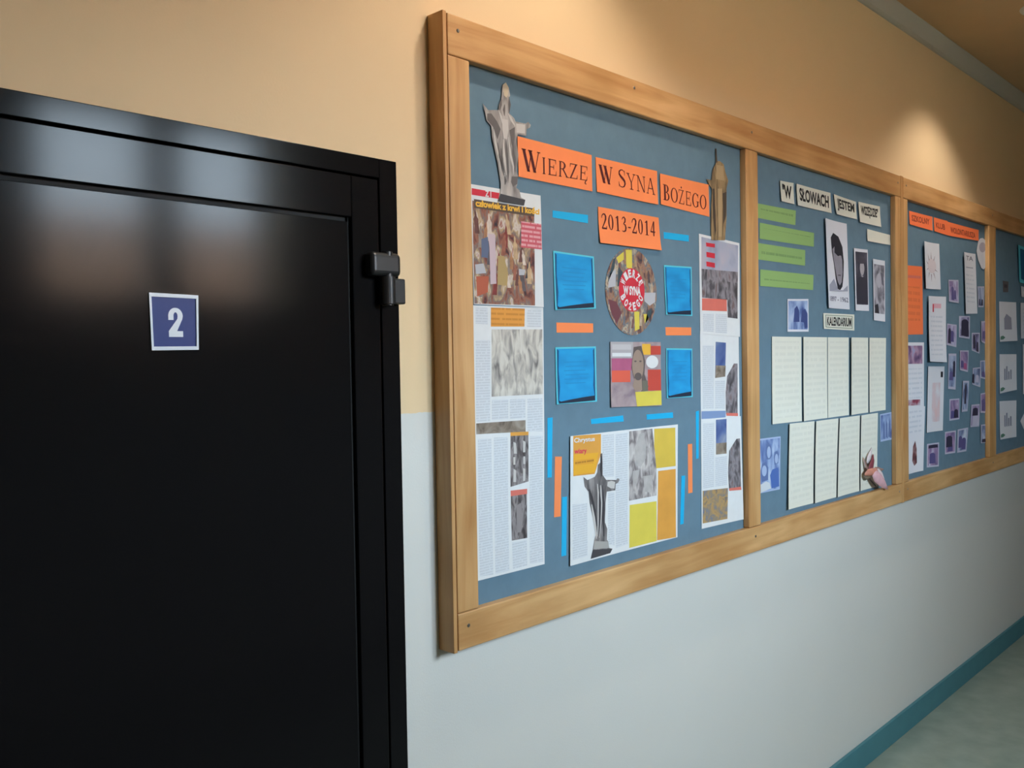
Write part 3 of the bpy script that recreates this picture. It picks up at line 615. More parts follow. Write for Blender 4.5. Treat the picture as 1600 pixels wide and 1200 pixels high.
# magazine pages down the mullion side
p = Sheet('magazine_page', 'magazine page with a dark crowd photograph below the brown statue cut-out', 'page', ((2.3851, 2.0608), (2.6267, 2.0517), (2.6239, 1.7514), (2.387, 1.7594)), white, layer=1)
p.rect('printed_photo', ((2.3984, 2.0524), (2.6184, 2.0434), (2.6148, 1.9588), (2.3964, 1.9556)), picture('hazy_blue_print', [(140, 144, 166), (166, 170, 188), (186, 176, 184)], 16, 10, 2, .4))
p.rect('printed_photo', ((2.3964, 1.9556), (2.6148, 1.9588), (2.6109, 1.8665), (2.3983, 1.8686)), crowd)
for k, qd in enumerate((((2.4236, 2.0371), (2.4757, 2.0374), (2.4754, 2.0255), (2.4252, 2.0255)), ((2.4249, 2.009), (2.4751, 2.0078), (2.4747, 1.992), (2.4264, 1.9935)), ((2.4243, 1.9797), (2.4745, 1.9782), (2.4742, 1.9634), (2.4258, 1.9652)))): p.rect('red_headline', qd, red, 2)
p.rect('salmon_box', ((2.3982, 1.8667), (2.5433, 1.8692), (2.5445, 1.831), (2.3975, 1.8299)), salmon); p.rect('printed_photo', ((2.5464, 1.9246), (2.612, 1.9228), (2.6098, 1.8092), (2.5481, 1.8119)), crowd, 2)
p.rect('text_column', ((2.4009, 1.8202), (2.4657, 1.8219), (2.4645, 1.7651), (2.4017, 1.7669)), type_white); p.rect('text_column', ((2.4751, 1.8212), (2.5444, 1.8214), (2.5432, 1.7609), (2.4739, 1.7637)), type_white)
p = Sheet('magazine_page', 'middle magazine page by the mullion, with blue photo above a pale blue band', 'page', ((2.3878, 1.7677), (2.6181, 1.7645), (2.6196, 1.4873), (2.3874, 1.4993)), white, layer=0)
p.rect('printed_photo', ((2.4762, 1.735), (2.5383, 1.7323), (2.5318, 1.6257), (2.4707, 1.6227)), sky_photo); p.polys('printed_photo', [((2.5429, 1.6265), (2.5864, 1.666), (2.6092, 1.6656), (2.606, 1.5015), (2.5339, 1.5067), (2.533, 1.5753))], crowd)
p.rect('printed_photo', ((2.4748, 1.662), (2.5347, 1.6599), (2.5318, 1.6257), (2.4707, 1.6227)), brown_photo, 2)
p.rect('salmon_bar', ((2.5362, 1.5111), (2.6084, 1.506), (2.6082, 1.4967), (2.536, 1.502)), salmon, 2); p.rect('text_column', ((2.3992, 1.7238), (2.4653, 1.7238), (2.4613, 1.5275), (2.3973, 1.5308)), type_white); p.rect('text_column', ((2.4706, 1.6143), (2.5293, 1.6126), (2.5276, 1.5241), (2.4688, 1.5271)), type_white)
p.rect('blue_band', ((2.39, 1.524), (2.5319, 1.5182), (2.5314, 1.4953), (2.3895, 1.5003)), plain('pale_blue_band', (128, 150, 190), .75))
p = Sheet('magazine_page', 'lowest magazine page by the mullion, with a golden group photograph at its foot', 'page', ((2.3854, 1.4994), (2.6175, 1.4962), (2.6296, 1.1613), (2.3827, 1.1659)), white, (0, .004, 0, 0), layer=1)
p.rect('printed_photo', ((2.4714, 1.4932), (2.5336, 1.4924), (2.5314, 1.383), (2.4692, 1.3851)), sky_photo); p.polys('printed_photo', [((2.5472, 1.3909), (2.5908, 1.425), (2.6115, 1.4252), (2.6152, 1.262), (2.5447, 1.2644), (2.5391, 1.3226))], crowd)
p.rect('printed_photo', ((2.4699, 1.42), (2.5321, 1.418), (2.5314, 1.383), (2.4692, 1.3851)), brown_photo, 2)
p.rect('salmon_bar', ((2.5448, 1.2713), (2.6154, 1.269), (2.6175, 1.2582), (2.5446, 1.2632)), salmon, 2); p.rect('printed_photo', ((2.3902, 1.2813), (2.5381, 1.2732), (2.5329, 1.176), (2.3882, 1.1817)), gold_photo)
p.rect('text_column', ((2.3964, 1.4866), (2.4605, 1.4854), (2.4565, 1.2859), (2.3924, 1.2877)), type_white); p.rect('text_column', ((2.4637, 1.3782), (2.5346, 1.3747), (2.5328, 1.283), (2.4619, 1.2864)), type_white)

# blue scroll cards
for lab, qd in (('blue scroll card at the upper level, nearer the magazine page with the painting', ((1.7099, 1.9583), (1.8728, 1.9553), (1.8774, 1.8197), (1.7135, 1.8117))),
                ('blue scroll card at the upper level, nearer the dark crowd photograph page', ((2.1954, 1.954), (2.3421, 1.9579), (2.3421, 1.8114), (2.2026, 1.8124))),
                ('blue scroll card at the lower level, nearer the engraving page', ((1.7127, 1.7189), (1.876, 1.7211), (1.8766, 1.5763), (1.7136, 1.5768))),
                ('blue scroll card at the lower level, nearer the page with the pale blue band', ((2.2025, 1.7155), (2.3411, 1.7141), (2.3392, 1.5693), (2.2013, 1.5712)))):
    s = Sheet('scroll_card', lab, 'card', qd, pale_cyan, (.0015, .001, 0, .001), layer=0, group='blue scroll cards around the round collage')
    s.urect('printed_scroll', .035, .03, .96, .97, blue_print, 1)
    s.upoly('printed_roll', [(.05, .93), (.1, .955), (.35, .93), (.7, .90), (.95, .885), (.95, .975), (.5, .985), (.05, .99)], navy, 2)
    s.upoly('printed_edge', [(.035, .03), (.08, .06), (.065, .4), (.09, .7), (.06, .93), (.035, .95)], plain('deep_blue_ink', (12, 84, 132), .7), 2)
    s.upoly('printed_edge', [(.96, .03), (.92, .07), (.935, .4), (.91, .7), (.94, .9), (.96, .9)], plain('deep_blue_ink', (12, 84, 132), .7), 2)
    for k in range(6): s.urect('printed_line', .2 + .03 * (k % 2), .26 + .075 * k, .8 - .04 * (k % 3), .275 + .075 * k, plain('deep_blue_line', (16, 136, 198), .7), 2)
# paper strips
for lab, qd, m in (('horizontal cyan paper strip above the scroll card near the crowded painting', ((1.7123, 2.0581), (1.8522, 2.0613), (1.8517, 2.0399), (1.7119, 2.0408)), cyan),
                   ('horizontal cyan paper strip next to the year card, toward the brown statue', ((2.1983, 2.049), (2.3309, 2.0512), (2.3306, 2.0321), (2.1998, 2.0302)), cyan),
                   ('horizontal cyan paper strip above the statue spread, toward the engraving page', ((1.8516, 1.5318), (1.9927, 1.5335), (1.9949, 1.5169), (1.8536, 1.5187)), cyan),
                   ('horizontal cyan paper strip above the yellow half of the statue spread', ((2.1023, 1.53), (2.2346, 1.5291), (2.2362, 1.5129), (2.1038, 1.5154)), cyan),
                   ('upright cyan paper strip beside the engraving page', ((1.6808, 1.5447), (1.7002, 1.545), (1.6933, 1.3962), (1.6773, 1.397)), cyan),
                   ('upright cyan paper strip touching the edge of the statue spread', ((1.7323, 1.3424), (1.751, 1.3415), (1.7446, 1.1928), (1.7259, 1.1932)), cyan),
                   ('upright cyan paper strip beside the page with the pale blue band', ((2.3587, 1.5247), (2.3762, 1.5266), (2.3712, 1.3819), (2.3578, 1.3814)), cyan),
                   ('upright cyan paper strip below the narrow upright orange strip', ((2.2764, 1.3388), (2.2961, 1.3378), (2.2852, 1.1956), (2.2665, 1.1956)), cyan),
                   ('horizontal orange paper strip between two scroll cards near the engraving page', ((1.7198, 1.7808), (1.8673, 1.7811), (1.8667, 1.7571), (1.7206, 1.7556)), orange),
                   ('short horizontal orange paper strip between two scroll cards near the mullion', ((2.2019, 1.7764), (2.3384, 1.7773), (2.3379, 1.7537), (2.2033, 1.7526)), orange),
                   ('upright orange paper strip between cyan strips near the lowest dark-picture page', ((1.707, 1.4468), (1.7332, 1.4444), (1.7247, 1.2946), (1.7, 1.2957)), orange),
                   ('narrow upright orange paper strip near the golden group photograph page', ((2.313, 1.4295), (2.3363, 1.4293), (2.3353, 1.2827), (2.312, 1.2827)), orange)):
    Sheet('paper_strip', lab, 'paper strip', qd, m, layer=0, group='cyan and orange paper strips')

# round collage with red badge
cx, cz_, R0 = (2.0387, 1.8707, 0.1191)
def circ(cx, cz_, rx, rz=None, n=40, a0=0, a1=360): return [(cx + rx * math.cos(math.radians(a0 + (a1 - a0) * k / n)), cz_ + (rz or rx) * math.sin(math.radians(a0 + (a1 - a0) * k / n))) for k in range(n + (a1 - a0 < 360))]
d = Sheet('round_collage', 'round photo collage with a red lettered badge at its centre', 'picture', ((cx - R0, cz_ + R0), (cx + R0, cz_ + R0), (cx + R0, cz_ - R0), (cx - R0, cz_ - R0)), collage, layer=1, outline=circ(cx, cz_, R0)[::-1])
def dp(*a): return [(cx + a[i] * R0, cz_ + a[i + 1] * R0) for i in range(0, len(a), 2)]
rf = random.Random(5)
d.figures([(.5 + .40 * math.cos(a), .56 + .36 * math.sin(a), .15, rf.uniform(-.2, .2)) for a in [math.radians(18 + 24 * k) for k in range(15)]], [(150, 112, 96), (84, 70, 72), (186, 164, 140), (120, 84, 78), (110, 112, 120), (170, 140, 108)], .4)
d.polys('printed_yellow', [dp(-.58, .74, -.3, .9, -.3, .72, -.5, .62), dp(-.22, .95, .02, .97, .02, .5, -.2, .55), dp(.08, -.45, .28, -.45, .28, -.85, .1, -.9), dp(.45, -.5, .6, -.5, .66, -.6, .5, -.72)], yellow, 1)
d.polys('printed_pale_robe', [dp(-.9, .05, -.85, .35, -.6, .5, -.62, .1), dp(.45, 0, .95, .02, .93, -.2, .7, -.3, .5, -.2)], plain('grey_white_ink', (184, 184, 190), .75), 1)
d.polys('printed_dark_area', [dp(-.55, .1, -.5, .55, -.3, .4, -.3, .15), dp(.5, -.75, .75, -.5, .8, -.35, .62, -.42), dp(-.92, .15, -.7, .7, -.6, .75, -.66, .5)], plain('dark_teal_ink', (62, 78, 84), .75), 1)
d.polys('printed_maroon_area', [dp(-.9, -.2, -.6, -.25, -.4, -.5, -.6, -.75, -.8, -.5)], plain('plum_ink', (112, 62, 70), .75), 1)
d.polys('printed_badge', [circ(cx, cz_ + .005, R0 * .5)[::-1]], red, 2)
def ringtext(word, r, a_mid, da, up):
    out = []; n = len(word); h = R0 * .19
    for k, ch in enumerate(word):
        a = math.radians(a_mid + (da * (k - (n - 1) / 2)) * (-1 if up else 1)); w = R0 * .115
        ex, ez = math.cos(a), math.sin(a); tx, tz = (ez, -ex) if up else (-ez, ex)
        sgn = 1 if up else -1
        for poly in sans_line(ch, .05):
            out.append([(cx + ex * (r + sgn * (b - .5) * h) + tx * (q - .5) * w, cz_ + .005 + ez * (r + sgn * (b - .5) * h) + tz * (q - .5) * w) for q, b in poly])
    return out
d.polys('lettering', ringtext('WIERZĘ', R0 * .38, 90, 25, True), white, 3); d.polys('lettering', ringtext('BOŻEGO', R0 * .38, 270, 25, False), white, 3)
d.text('lettering', sans_line('W SYNA', .05), tuple(dp(-.34, .13, .34, .13, .34, -.08, -.34, -.08)), white, 3)

# colourful page with a face
f = Sheet('magazine_cover', 'colourful cover with a bearded face and yellow corner, under the round collage', 'page', ((1.9361, 1.7334), (2.1734, 1.7332), (2.1711, 1.5512), (1.9336, 1.5589)), mauve, (.002, .001, 0, .002), layer=1)
f.urect('title_band', .0, .0, .44, .25, plain('title_grey', (178, 172, 176), .75)); f.urect('title_line', .03, .17, .40, .225, white, 2); f.urect('title_line', .03, .04, .40, .12, plain('title_pale', (196, 192, 194), .75), 2)
f.urect('colour_block', .02, .255, .42, .44, magenta); f.urect('colour_block', .02, .44, .38, .62, plain('orange_red_print', (222, 96, 74), .75))
f.urect('colour_block', .62, .03, .79, .2, gold); f.urect('colour_block', .79, .06, 1.0, .2, plain('rust_print', (196, 72, 58), .75)); f.urect('colour_block', .73, .43, 1.0, .76, plain('rust_print', (196, 72, 58), .75))
f.upoly('colour_block', [(.47, .775), (1.0, .76), (1.0, .985), (.5, 1.0)], yellow, 2)
f.upoly('printed_hair', [(.45, .08), (.6, .06), (.68, .3), (.66, .5), (.74, .7), (.6, .77), (.46, .6), (.40, .4)], hair, 2)
f.uell('printed_face', .53, .36, .115, .24, skin, 3); f.upoly('printed_neck', [(.46, .56), (.6, .54), (.61, .75), (.48, .775), (.42, .68)], skin, 3); f.uell('printed_beard', .53, .535, .07, .06, hair, 5); f.upoly('printed_shoulder', [(.61, .6), (.72, .6), (.73, .76), (.62, .77)], plain('olive_ink', (112, 108, 96), .75), 4)
f.polys('printed_eyes', [[bil(f.q, .53 + s_ * .05 + .026 * math.cos(k), 1 - .30 + .014 * math.sin(k)) for k in [0, 1, 2, 3, 4, 5]] for s_ in (-1, 1)], hair, 4)
f.uell('printed_roundel', .82, .31, .125, .10, white, 2)

# magazine spread with the statue
p = Sheet('magazine_spread', 'white and yellow magazine spread with a printed statue, low on the first bay', 'magazine', ((1.7631, 1.4939), (2.2523, 1.4928), (2.242, 1.163), (1.754, 1.1648)), white, (.003, .004, 0, .001), layer=1)
p.polys('title_block', [((1.7743, 1.4937), (1.8313, 1.4923), (1.8905, 1.4904), (1.8892, 1.4363), (1.8734, 1.4108), (1.861, 1.3878), (1.7719, 1.3911))], amber); p.polys('title_tint', [((1.7742, 1.4464), (1.8785, 1.4423), (1.8611, 1.3918), (1.773, 1.3936))], plain('deep_yellow_print', (232, 170, 44), .7), 2)
p.text('lettering', sans_line('Chrystus', .02), ((1.7772, 1.488), (1.8632, 1.4856), (1.8629, 1.4705), (1.7769, 1.4723)), white, 3); p.text('lettering', sans_line('wiary', .02), ((1.7776, 1.4598), (1.8284, 1.4583), (1.8281, 1.441), (1.7772, 1.4442)), plain('pink_red_ink', (220, 40, 84), .7), 3)
p.rect('text_column', ((1.778, 1.4313), (1.8592, 1.4289), (1.8562, 1.4157), (1.7787, 1.4182)), print_lines('type_on_amber', (226, 160, 50), (160, 100, 30), .01, .45, .7, 26), 3)
for qd in (((1.7662, 1.3198), (1.8273, 1.3153), (1.8252, 1.1789), (1.7639, 1.1778)), ((1.8959, 1.4866), (1.9472, 1.4857), (1.9447, 1.3729), (1.8961, 1.3746)), ((1.9546, 1.4858), (2.0096, 1.4854), (2.0017, 1.1807), (1.9477, 1.1789)), ((1.9173, 1.3313), (1.9454, 1.3297), (1.9422, 1.1868), (1.9142, 1.1947))): p.rect('text_column', qd, type_white)
p.polys('printed_sculpture', [((2.0167, 1.4884), (2.1252, 1.4889), (2.1375, 1.4146), (2.1429, 1.3703), (2.1413, 1.2975), (2.0776, 1.298), (2.0113, 1.2983))], sculpture)
p.polys('printed_figure', [((2.0632, 1.4781), (2.0846, 1.4802), (2.093, 1.4437), (2.0923, 1.4078), (2.0672, 1.385), (2.0432, 1.3945), (2.0412, 1.4372)), ((2.1053, 1.4355), (2.1209, 1.436), (2.1234, 1.405), (2.1074, 1.3883)), ((2.0309, 1.378), (2.061, 1.3785), (2.0512, 1.3439), (2.0297, 1.3251)), ((2.0789, 1.3588), (2.1224, 1.3579), (2.115, 1.3079), (2.0841, 1.3151))], plain('sculpture_light', (180, 174, 172), .75, var=.12, scale=40), 2)
p.rect('yellow_box', ((2.1346, 1.4876), (2.2387, 1.4844), (2.2383, 1.3721), (2.1322, 1.375)), plain('mustard_print', (216, 184, 72), .7, var=.04, scale=20)); p.rect('orange_box', ((2.1511, 1.3659), (2.2381, 1.3638), (2.2339, 1.1643), (2.1405, 1.1695)), amber); p.rect('yellow_box', ((2.014, 1.2864), (2.141, 1.2811), (2.1385, 1.168), (2.0085, 1.169)), yellow)
ps = ((1.8866, 1.4383), (1.8948, 1.4392), (1.8952, 1.3815), (1.9098, 1.367), (1.9547, 1.3615), (1.9605, 1.3664), (1.9696, 1.3616), (1.9631, 1.3536), (1.9516, 1.3515), (1.9495, 1.3344), (1.9118, 1.3354), (1.9056, 1.3054), (1.9017, 1.2548), (1.9113, 1.2363), (1.9089, 1.2075), (1.9144, 1.2015), (1.9179, 1.1838), (1.9324, 1.1794), (1.9221, 1.1694), (1.8372, 1.1685), (1.8468, 1.1904), (1.8549, 1.216), (1.86, 1.227), (1.8503, 1.2721), (1.8379, 1.314), (1.8333, 1.3446), (1.8178, 1.3597), (1.8131, 1.3851), (1.8297, 1.375), (1.8608, 1.38), (1.8719, 1.3907), (1.875, 1.4106), (1.886, 1.4146))
p.polys('printed_statue', [ps], picture('statue_dark_ink', [(70, 66, 68), (112, 106, 106), (156, 150, 148)], 60, 14, 2, .6), 2)
for path in (((1.8723, 1.3603), (1.8758, 1.3227), (1.8736, 1.2757), (1.8691, 1.2222)), ((1.8847, 1.3555), (1.8874, 1.3077), (1.8825, 1.2609), (1.8761, 1.2177)), ((1.8458, 1.3096), (1.8541, 1.275), (1.8628, 1.2299), (1.8636, 1.2163))): p.fold(path, (.003, .009, .007, .002), s_light)
p.fold(((1.9151, 1.3555), (1.9318, 1.3519), (1.9475, 1.3484)), (.012, .02, .018), s_light)
for path in (((1.8361, 1.351), (1.8462, 1.3263), (1.8588, 1.2912), (1.8665, 1.2496)), ((1.8929, 1.3546), (1.8962, 1.3066), (1.8935, 1.2593), (1.8953, 1.2182)), ((1.8796, 1.3493), (1.8809, 1.3085), (1.8789, 1.2682), (1.8735, 1.2215)), ((1.8892, 1.4329), (1.8898, 1.4126), (1.8872, 1.3959), (1.8912, 1.3785))): p.fold(path, (.003, .01, .008, .003), plain('charcoal_ink', (58, 54, 58), .75), 4)
p.polys('printed_plinth', [((1.8468, 1.1904), (1.9324, 1.1794), (1.9221, 1.1694), (1.8372, 1.1685))], plain('plinth_ink', (66, 64, 68), .75), 3); p.polys('printed_plinth', [((1.8548, 1.2126), (1.9144, 1.2015), (1.9179, 1.1838), (1.8501, 1.1915))], plain('plinth_pale', (168, 164, 160), .75), 3)

# ------------------------------------------------------------------ second bay: poet display
for lab, word, qd, tq in (('first white heading card of the poet display, holding one letter', '"W', ((2.8997, 2.2872), (3.0077, 2.293), (3.008, 2.2186), (2.9059, 2.2178)), ((2.9161, 2.2787), (2.9902, 2.281), (2.9893, 2.2328), (2.9183, 2.2313))),
                          ('longest white heading card of the poet display', 'SŁOWACH', ((3.022, 2.2923), (3.3076, 2.295), (3.3109, 2.2196), (3.0262, 2.217)), ((3.0434, 2.2819), (3.2903, 2.2813), (3.2896, 2.2356), (3.0466, 2.2358))),
                          ('white heading card third in the poet display, slightly tilted', 'JESTEM', ((3.3284, 2.2928), (3.5396, 2.2886), (3.5435, 2.2197), (3.3474, 2.2196)), ((3.3539, 2.2818), (3.5216, 2.2784), (3.5229, 2.2339), (3.3624, 2.2341))),
                          ('last white heading card of the poet display, above the small pale caption', 'WSZĘDZIE"', ((3.5546, 2.2903), (3.7796, 2.2969), (3.7872, 2.2129), (3.5634, 2.2115)), ((3.5776, 2.2802), (3.7576, 2.2842), (3.7592, 2.2384), (3.5809, 2.2329)))):
    s = Sheet('heading_card', lab, 'card', qd, cream, (.004, .0, 0, .003), layer=1); s.text('lettering', sans_line(word, .035), tq, black)
for lab, qd in (('uppermost green paper strip beside the mullion', ((2.7498, 2.193), (3.0219, 2.1983), (3.017, 2.1467), (2.7517, 2.1452))), ('second green paper strip from the top, longest of them', ((2.762, 2.1308), (3.1648, 2.1326), (3.1622, 2.0823), (2.761, 2.0775))),
                ('third green paper strip from the top, by the mullion', ((2.7473, 2.0626), (3.0925, 2.0649), (3.0899, 2.009), (2.7491, 2.0079))), ('lowest green paper strip, above the blue-tinted photo', ((2.7626, 1.9763), (3.1579, 1.9796), (3.1527, 1.9247), (2.7616, 1.9211)))):
    s = Sheet('green_strip', lab, 'paper strip', qd, plain('green_card', (146, 182, 112), .75), (.001, .002, 0, 0), layer=0, group='green paper strips of the poet display'); s.urect('printed_line', .07, .3, .93, .62, green)
s = Sheet('portrait_print', 'large white sheet with a dark-haired portrait and dates under the heading', 'picture', ((3.2431, 2.1939), (3.4441, 2.1928), (3.4671, 1.8633), (3.2678, 1.8633)), plain('cool_white_paper', (222, 222, 230), .8), (.009, .003, .0, 0), layer=1)
s.upoly('printed_hair', [(.25, .2), (.38, .14), (.62, .17), (.78, .28), (.82, .45), (.78, .62), (.72, .74), (.6, .79), (.5, .77), (.42, .66), (.36, .5), (.28, .36)], plain('ink_black_blue', (38, 36, 46), .75), 1)
s.upoly('printed_face', [(.31, .33), (.45, .28), (.64, .30), (.75, .43), (.75, .57), (.69, .69), (.60, .73), (.51, .69), (.43, .57), (.36, .45)], plain('face_grey_ink', (146, 142, 152), .75, var=.08, scale=30), 2)
s.polys('printed_eyes', [[bil(s.q, a + .055 * math.cos(k), 1 - b - .013 * math.sin(k)) for k in range(6)] for a, b in ((.49, .435), (.65, .44))], plain('ink_black_blue', (38, 36, 46), .75), 3)
s.urect('printed_mouth', .52, .605, .66, .62, plain('mouth_grey_ink', (92, 84, 94), .75), 3)
s.upoly('printed_collar', [(.08, .74), (.34, .66), (.52, .78), (.74, .78), (.95, .72), (.95, .79), (.08, .81)], plain('collar_grey_ink', (158, 160, 176), .75), 1)
s.utext('lettering', '1897 - 1962', .08, .862, .95, .92, plain('date_grey_ink', (100, 100, 120), .75), .02)
s = Sheet('portrait_print', 'dark portrait photo of a person in a cap and coat, next to large portrait', 'picture', ((3.5089, 2.1043), (3.647, 2.1089), (3.6566, 1.8627), (3.5215, 1.8609)), plain('cool_white_paper', (222, 222, 230), .8), (.004, .002, 0, 0), layer=1)
s.urect('printed_photo', .1, .05, .95, .9, dark_photo); s.uell('printed_face', .58, .31, .16, .115, plain('face_pale_ink', (176, 170, 176), .75, var=.1, scale=30), 2); s.upoly('printed_cap', [(.25, .2), (.4, .13), (.7, .12), (.85, .2), (.7, .235), (.4, .24)], plain('cap_grey_ink', (70, 66, 78), .75), 3)
s.upoly('printed_coat', [(.12, .62), (.35, .46), (.55, .44), (.8, .46), (.94, .6), (.94, .89), (.12, .89)], plain('coat_ink', (48, 46, 60), .75), 2); s.upoly('printed_collar', [(.5, .42), (.62, .43), (.7, .5), (.6, .54)], plain('collar_pale_ink', (160, 154, 160), .75), 3)
s = Sheet('portrait_print', 'pale grey photo with white border, farthest of the three tall portraits', 'picture', ((3.6978, 2.0758), (3.825, 2.0762), (3.8247, 1.8229), (3.7045, 1.8268)), plain('cool_white_paper', (222, 222, 230), .8), (.003, .002, 0, 0), layer=1)
s.urect('printed_photo', .07, .08, .95, .88, grey_photo); s.uell('printed_head', .5, .34, .2, .12, plain('face_light_ink', (178, 176, 188), .75, var=.08, scale=30), 2); s.upoly('printed_dark_tone', [(.1, .88), (.12, .75), (.4, .72), (.5, .88)], plain('ink_black_blue', (38, 36, 46), .75), 2)
s.upoly('printed_hair', [(.62, .2), (.85, .22), (.88, .42), (.76, .4), (.7, .28)], plain('hair_grey_ink', (96, 94, 108), .75), 3)
s = Sheet('caption_card', 'small pale caption card above the three tall portraits', 'card', ((3.6412, 2.1917), (3.8893, 2.1892), (3.8887, 2.1466), (3.6405, 2.1429)), cream, (.003, 0, 0, .002), layer=1); s.urect('printed_line', .15, .4, .85, .56, type_cream)
s = Sheet('calendar_heading', 'small framed white heading card above the cream calendar pages', 'card', ((3.2346, 1.8435), (3.5126, 1.8448), (3.5116, 1.782), (3.2388, 1.7855)), cream, (.002, .002, 0, 0), layer=1)
for a in ((.06, .1, .94, .14), (.06, .86, .94, .9), (.06, .1, .08, .9), (.92, .1, .94, .9)): s.urect('printed_border', *a, plain('border_green_ink', (116, 132, 116), .75))
s.utext('lettering', 'KALENDARIUM', .11, .22, .9, .78, black, .03)
s = Sheet('photo_print', 'blue-tinted photo of figures, above the cream calendar pages', 'photo', ((2.9535, 1.8852), (3.1127, 1.8911), (3.1123, 1.7731), (2.9514, 1.7713)), plain('cool_white_paper', (222, 222, 230), .8), (.002, .003, 0, 0), layer=0)
s.urect('printed_photo', .04, .06, .96, .93, blue_photo); s.upoly('printed_figure', [(.3, .7), (.34, .3), (.46, .2), (.56, .35), (.58, .7)], plain('indigo_ink', (58, 74, 130), .75), 2); s.upoly('printed_figure', [(.64, .7), (.7, .35), (.85, .3), (.95, .45), (.95, .88), (.82, .9), (.78, .72)], plain('indigo_ink', (58, 74, 130), .75), 2)
ux = (((2.8369, 1.7539), (3.0588, 1.7539), (3.0536, 1.4536), (2.8314, 1.4566)),
      ((3.0654, 1.7539), (3.2677, 1.7541), (3.2627, 1.4529), (3.0601, 1.4532)),
      ((3.2749, 1.7541), (3.4635, 1.7546), (3.4588, 1.4527), (3.2699, 1.4524)),
      ((3.4713, 1.7547), (3.6493, 1.755), (3.6448, 1.4527), (3.4665, 1.4523)),
      ((3.6577, 1.7551), (3.825, 1.7551), (3.8139, 1.4543), (3.6532, 1.4522)))
for k in range(5):
    s = Sheet('calendar_page', ['cream calendar page starting the upper row, under the blue-tinted photo', 'second cream calendar page of the upper row', 'third cream calendar page of the upper row', 'fourth cream calendar page of the upper row, beside a dark gap', 'last cream calendar page of the upper row, near the frame joint'][k], 'page', ux[k], cream,
              ((.003, .001, 0, .002), (.005, .001, 0, .002), (.002, .001, 0, .001), (.008, .001, 0, 0), (.004, .006, 0, .001))[k], layer=(k % 2), group='cream calendar pages')
    s.urect('text_column', .1, .05, .92, .94, type_cream)
lx = (((2.952, 1.4508), (3.1541, 1.4475), (3.1333, 1.1498), (2.9323, 1.1529)),
      ((3.1604, 1.4471), (3.3569, 1.4462), (3.3264, 1.1485), (3.1396, 1.149)),
      ((3.3638, 1.4458), (3.5599, 1.4458), (3.5429, 1.1463), (3.3332, 1.1476)),
      ((3.5674, 1.4454), (3.7339, 1.4466), (3.7162, 1.1446), (3.5503, 1.1455)))
for k in range(4):
    s = Sheet('calendar_page', ['cream calendar page starting the lower row, beside the blue couple photo', 'second cream calendar page of the lower row', 'third cream calendar page of the lower row', 'last cream calendar page of the lower row, behind the pink flower'][k], 'page', lx[k], cream,
              ((.005, .001, 0, .003), (.004, .001, 0, .003), (.005, .001, 0, .003), (.003, .003, 0, .002))[k], layer=2 + (k % 2), group='cream calendar pages')
    s.urect('text_column', .1, .05, .92, .94, type_cream)
s = Sheet('photo_print', 'blue photo of a couple with a child, low beside the mullion', 'photo', ((2.7447, 1.4127), (2.8936, 1.411), (2.8852, 1.2287), (2.7493, 1.2305)), plain('pale_blue_paper', (166, 184, 218), .6), (0, .002, 0, 0), layer=0)
s.urect('printed_photo', .02, .03, .96, .97, blue_photo); dk = plain('slate_photo_ink', (96, 116, 164), .75); pf = plain('pale_blue_face_ink', (164, 182, 216), .75)
s.upoly('printed_figure', [(.58, .95), (.5, .7), (.62, .6), (.9, .58), (.96, .94)], plain('royal_blue_ink', (74, 106, 176), .75), 2); s.upoly('printed_hair', [(.28, .3), (.34, .12), (.45, .1), (.58, .18), (.6, .34), (.5, .4), (.34, .4)], dk, 2); s.uell('printed_face', .45, .27, .09, .11, pf, 3)
s.upoly('printed_hair', [(.68, .38), (.72, .28), (.85, .26), (.93, .34), (.9, .5), (.72, .52)], dk, 2); s.uell('printed_face', .81, .41, .08, .09, pf, 3); s.upoly('printed_hair', [(.05, .6), (.12, .46), (.3, .44), (.42, .55), (.4, .78), (.1, .8)], dk, 2); s.uell('printed_face', .22, .6, .12, .1, pf, 3); s.upoly('printed_dress', [(.03, .84), (.3, .8), (.48, .84), (.55, .95), (.03, .99)], plain('pale_dress_ink', (206, 210, 216), .75), 3)
s = Sheet('photo_print', 'pale blue photo of standing figures next to the lower calendar row', 'photo', ((3.7728, 1.4382), (3.9118, 1.4416), (3.9067, 1.3243), (3.7766, 1.3233)), plain('pale_blue_paper', (166, 184, 218), .6), layer=0)
s.urect('printed_photo', .05, .05, .95, .93, blue_photo)
for a in (.28, .5, .72): s.upoly('printed_figure', [(a - .08, .88), (a - .07, .4), (a, .25), (a + .07, .42), (a + .07, .9)], plain('slate_photo_ink', (96, 116, 164), .75), 2)

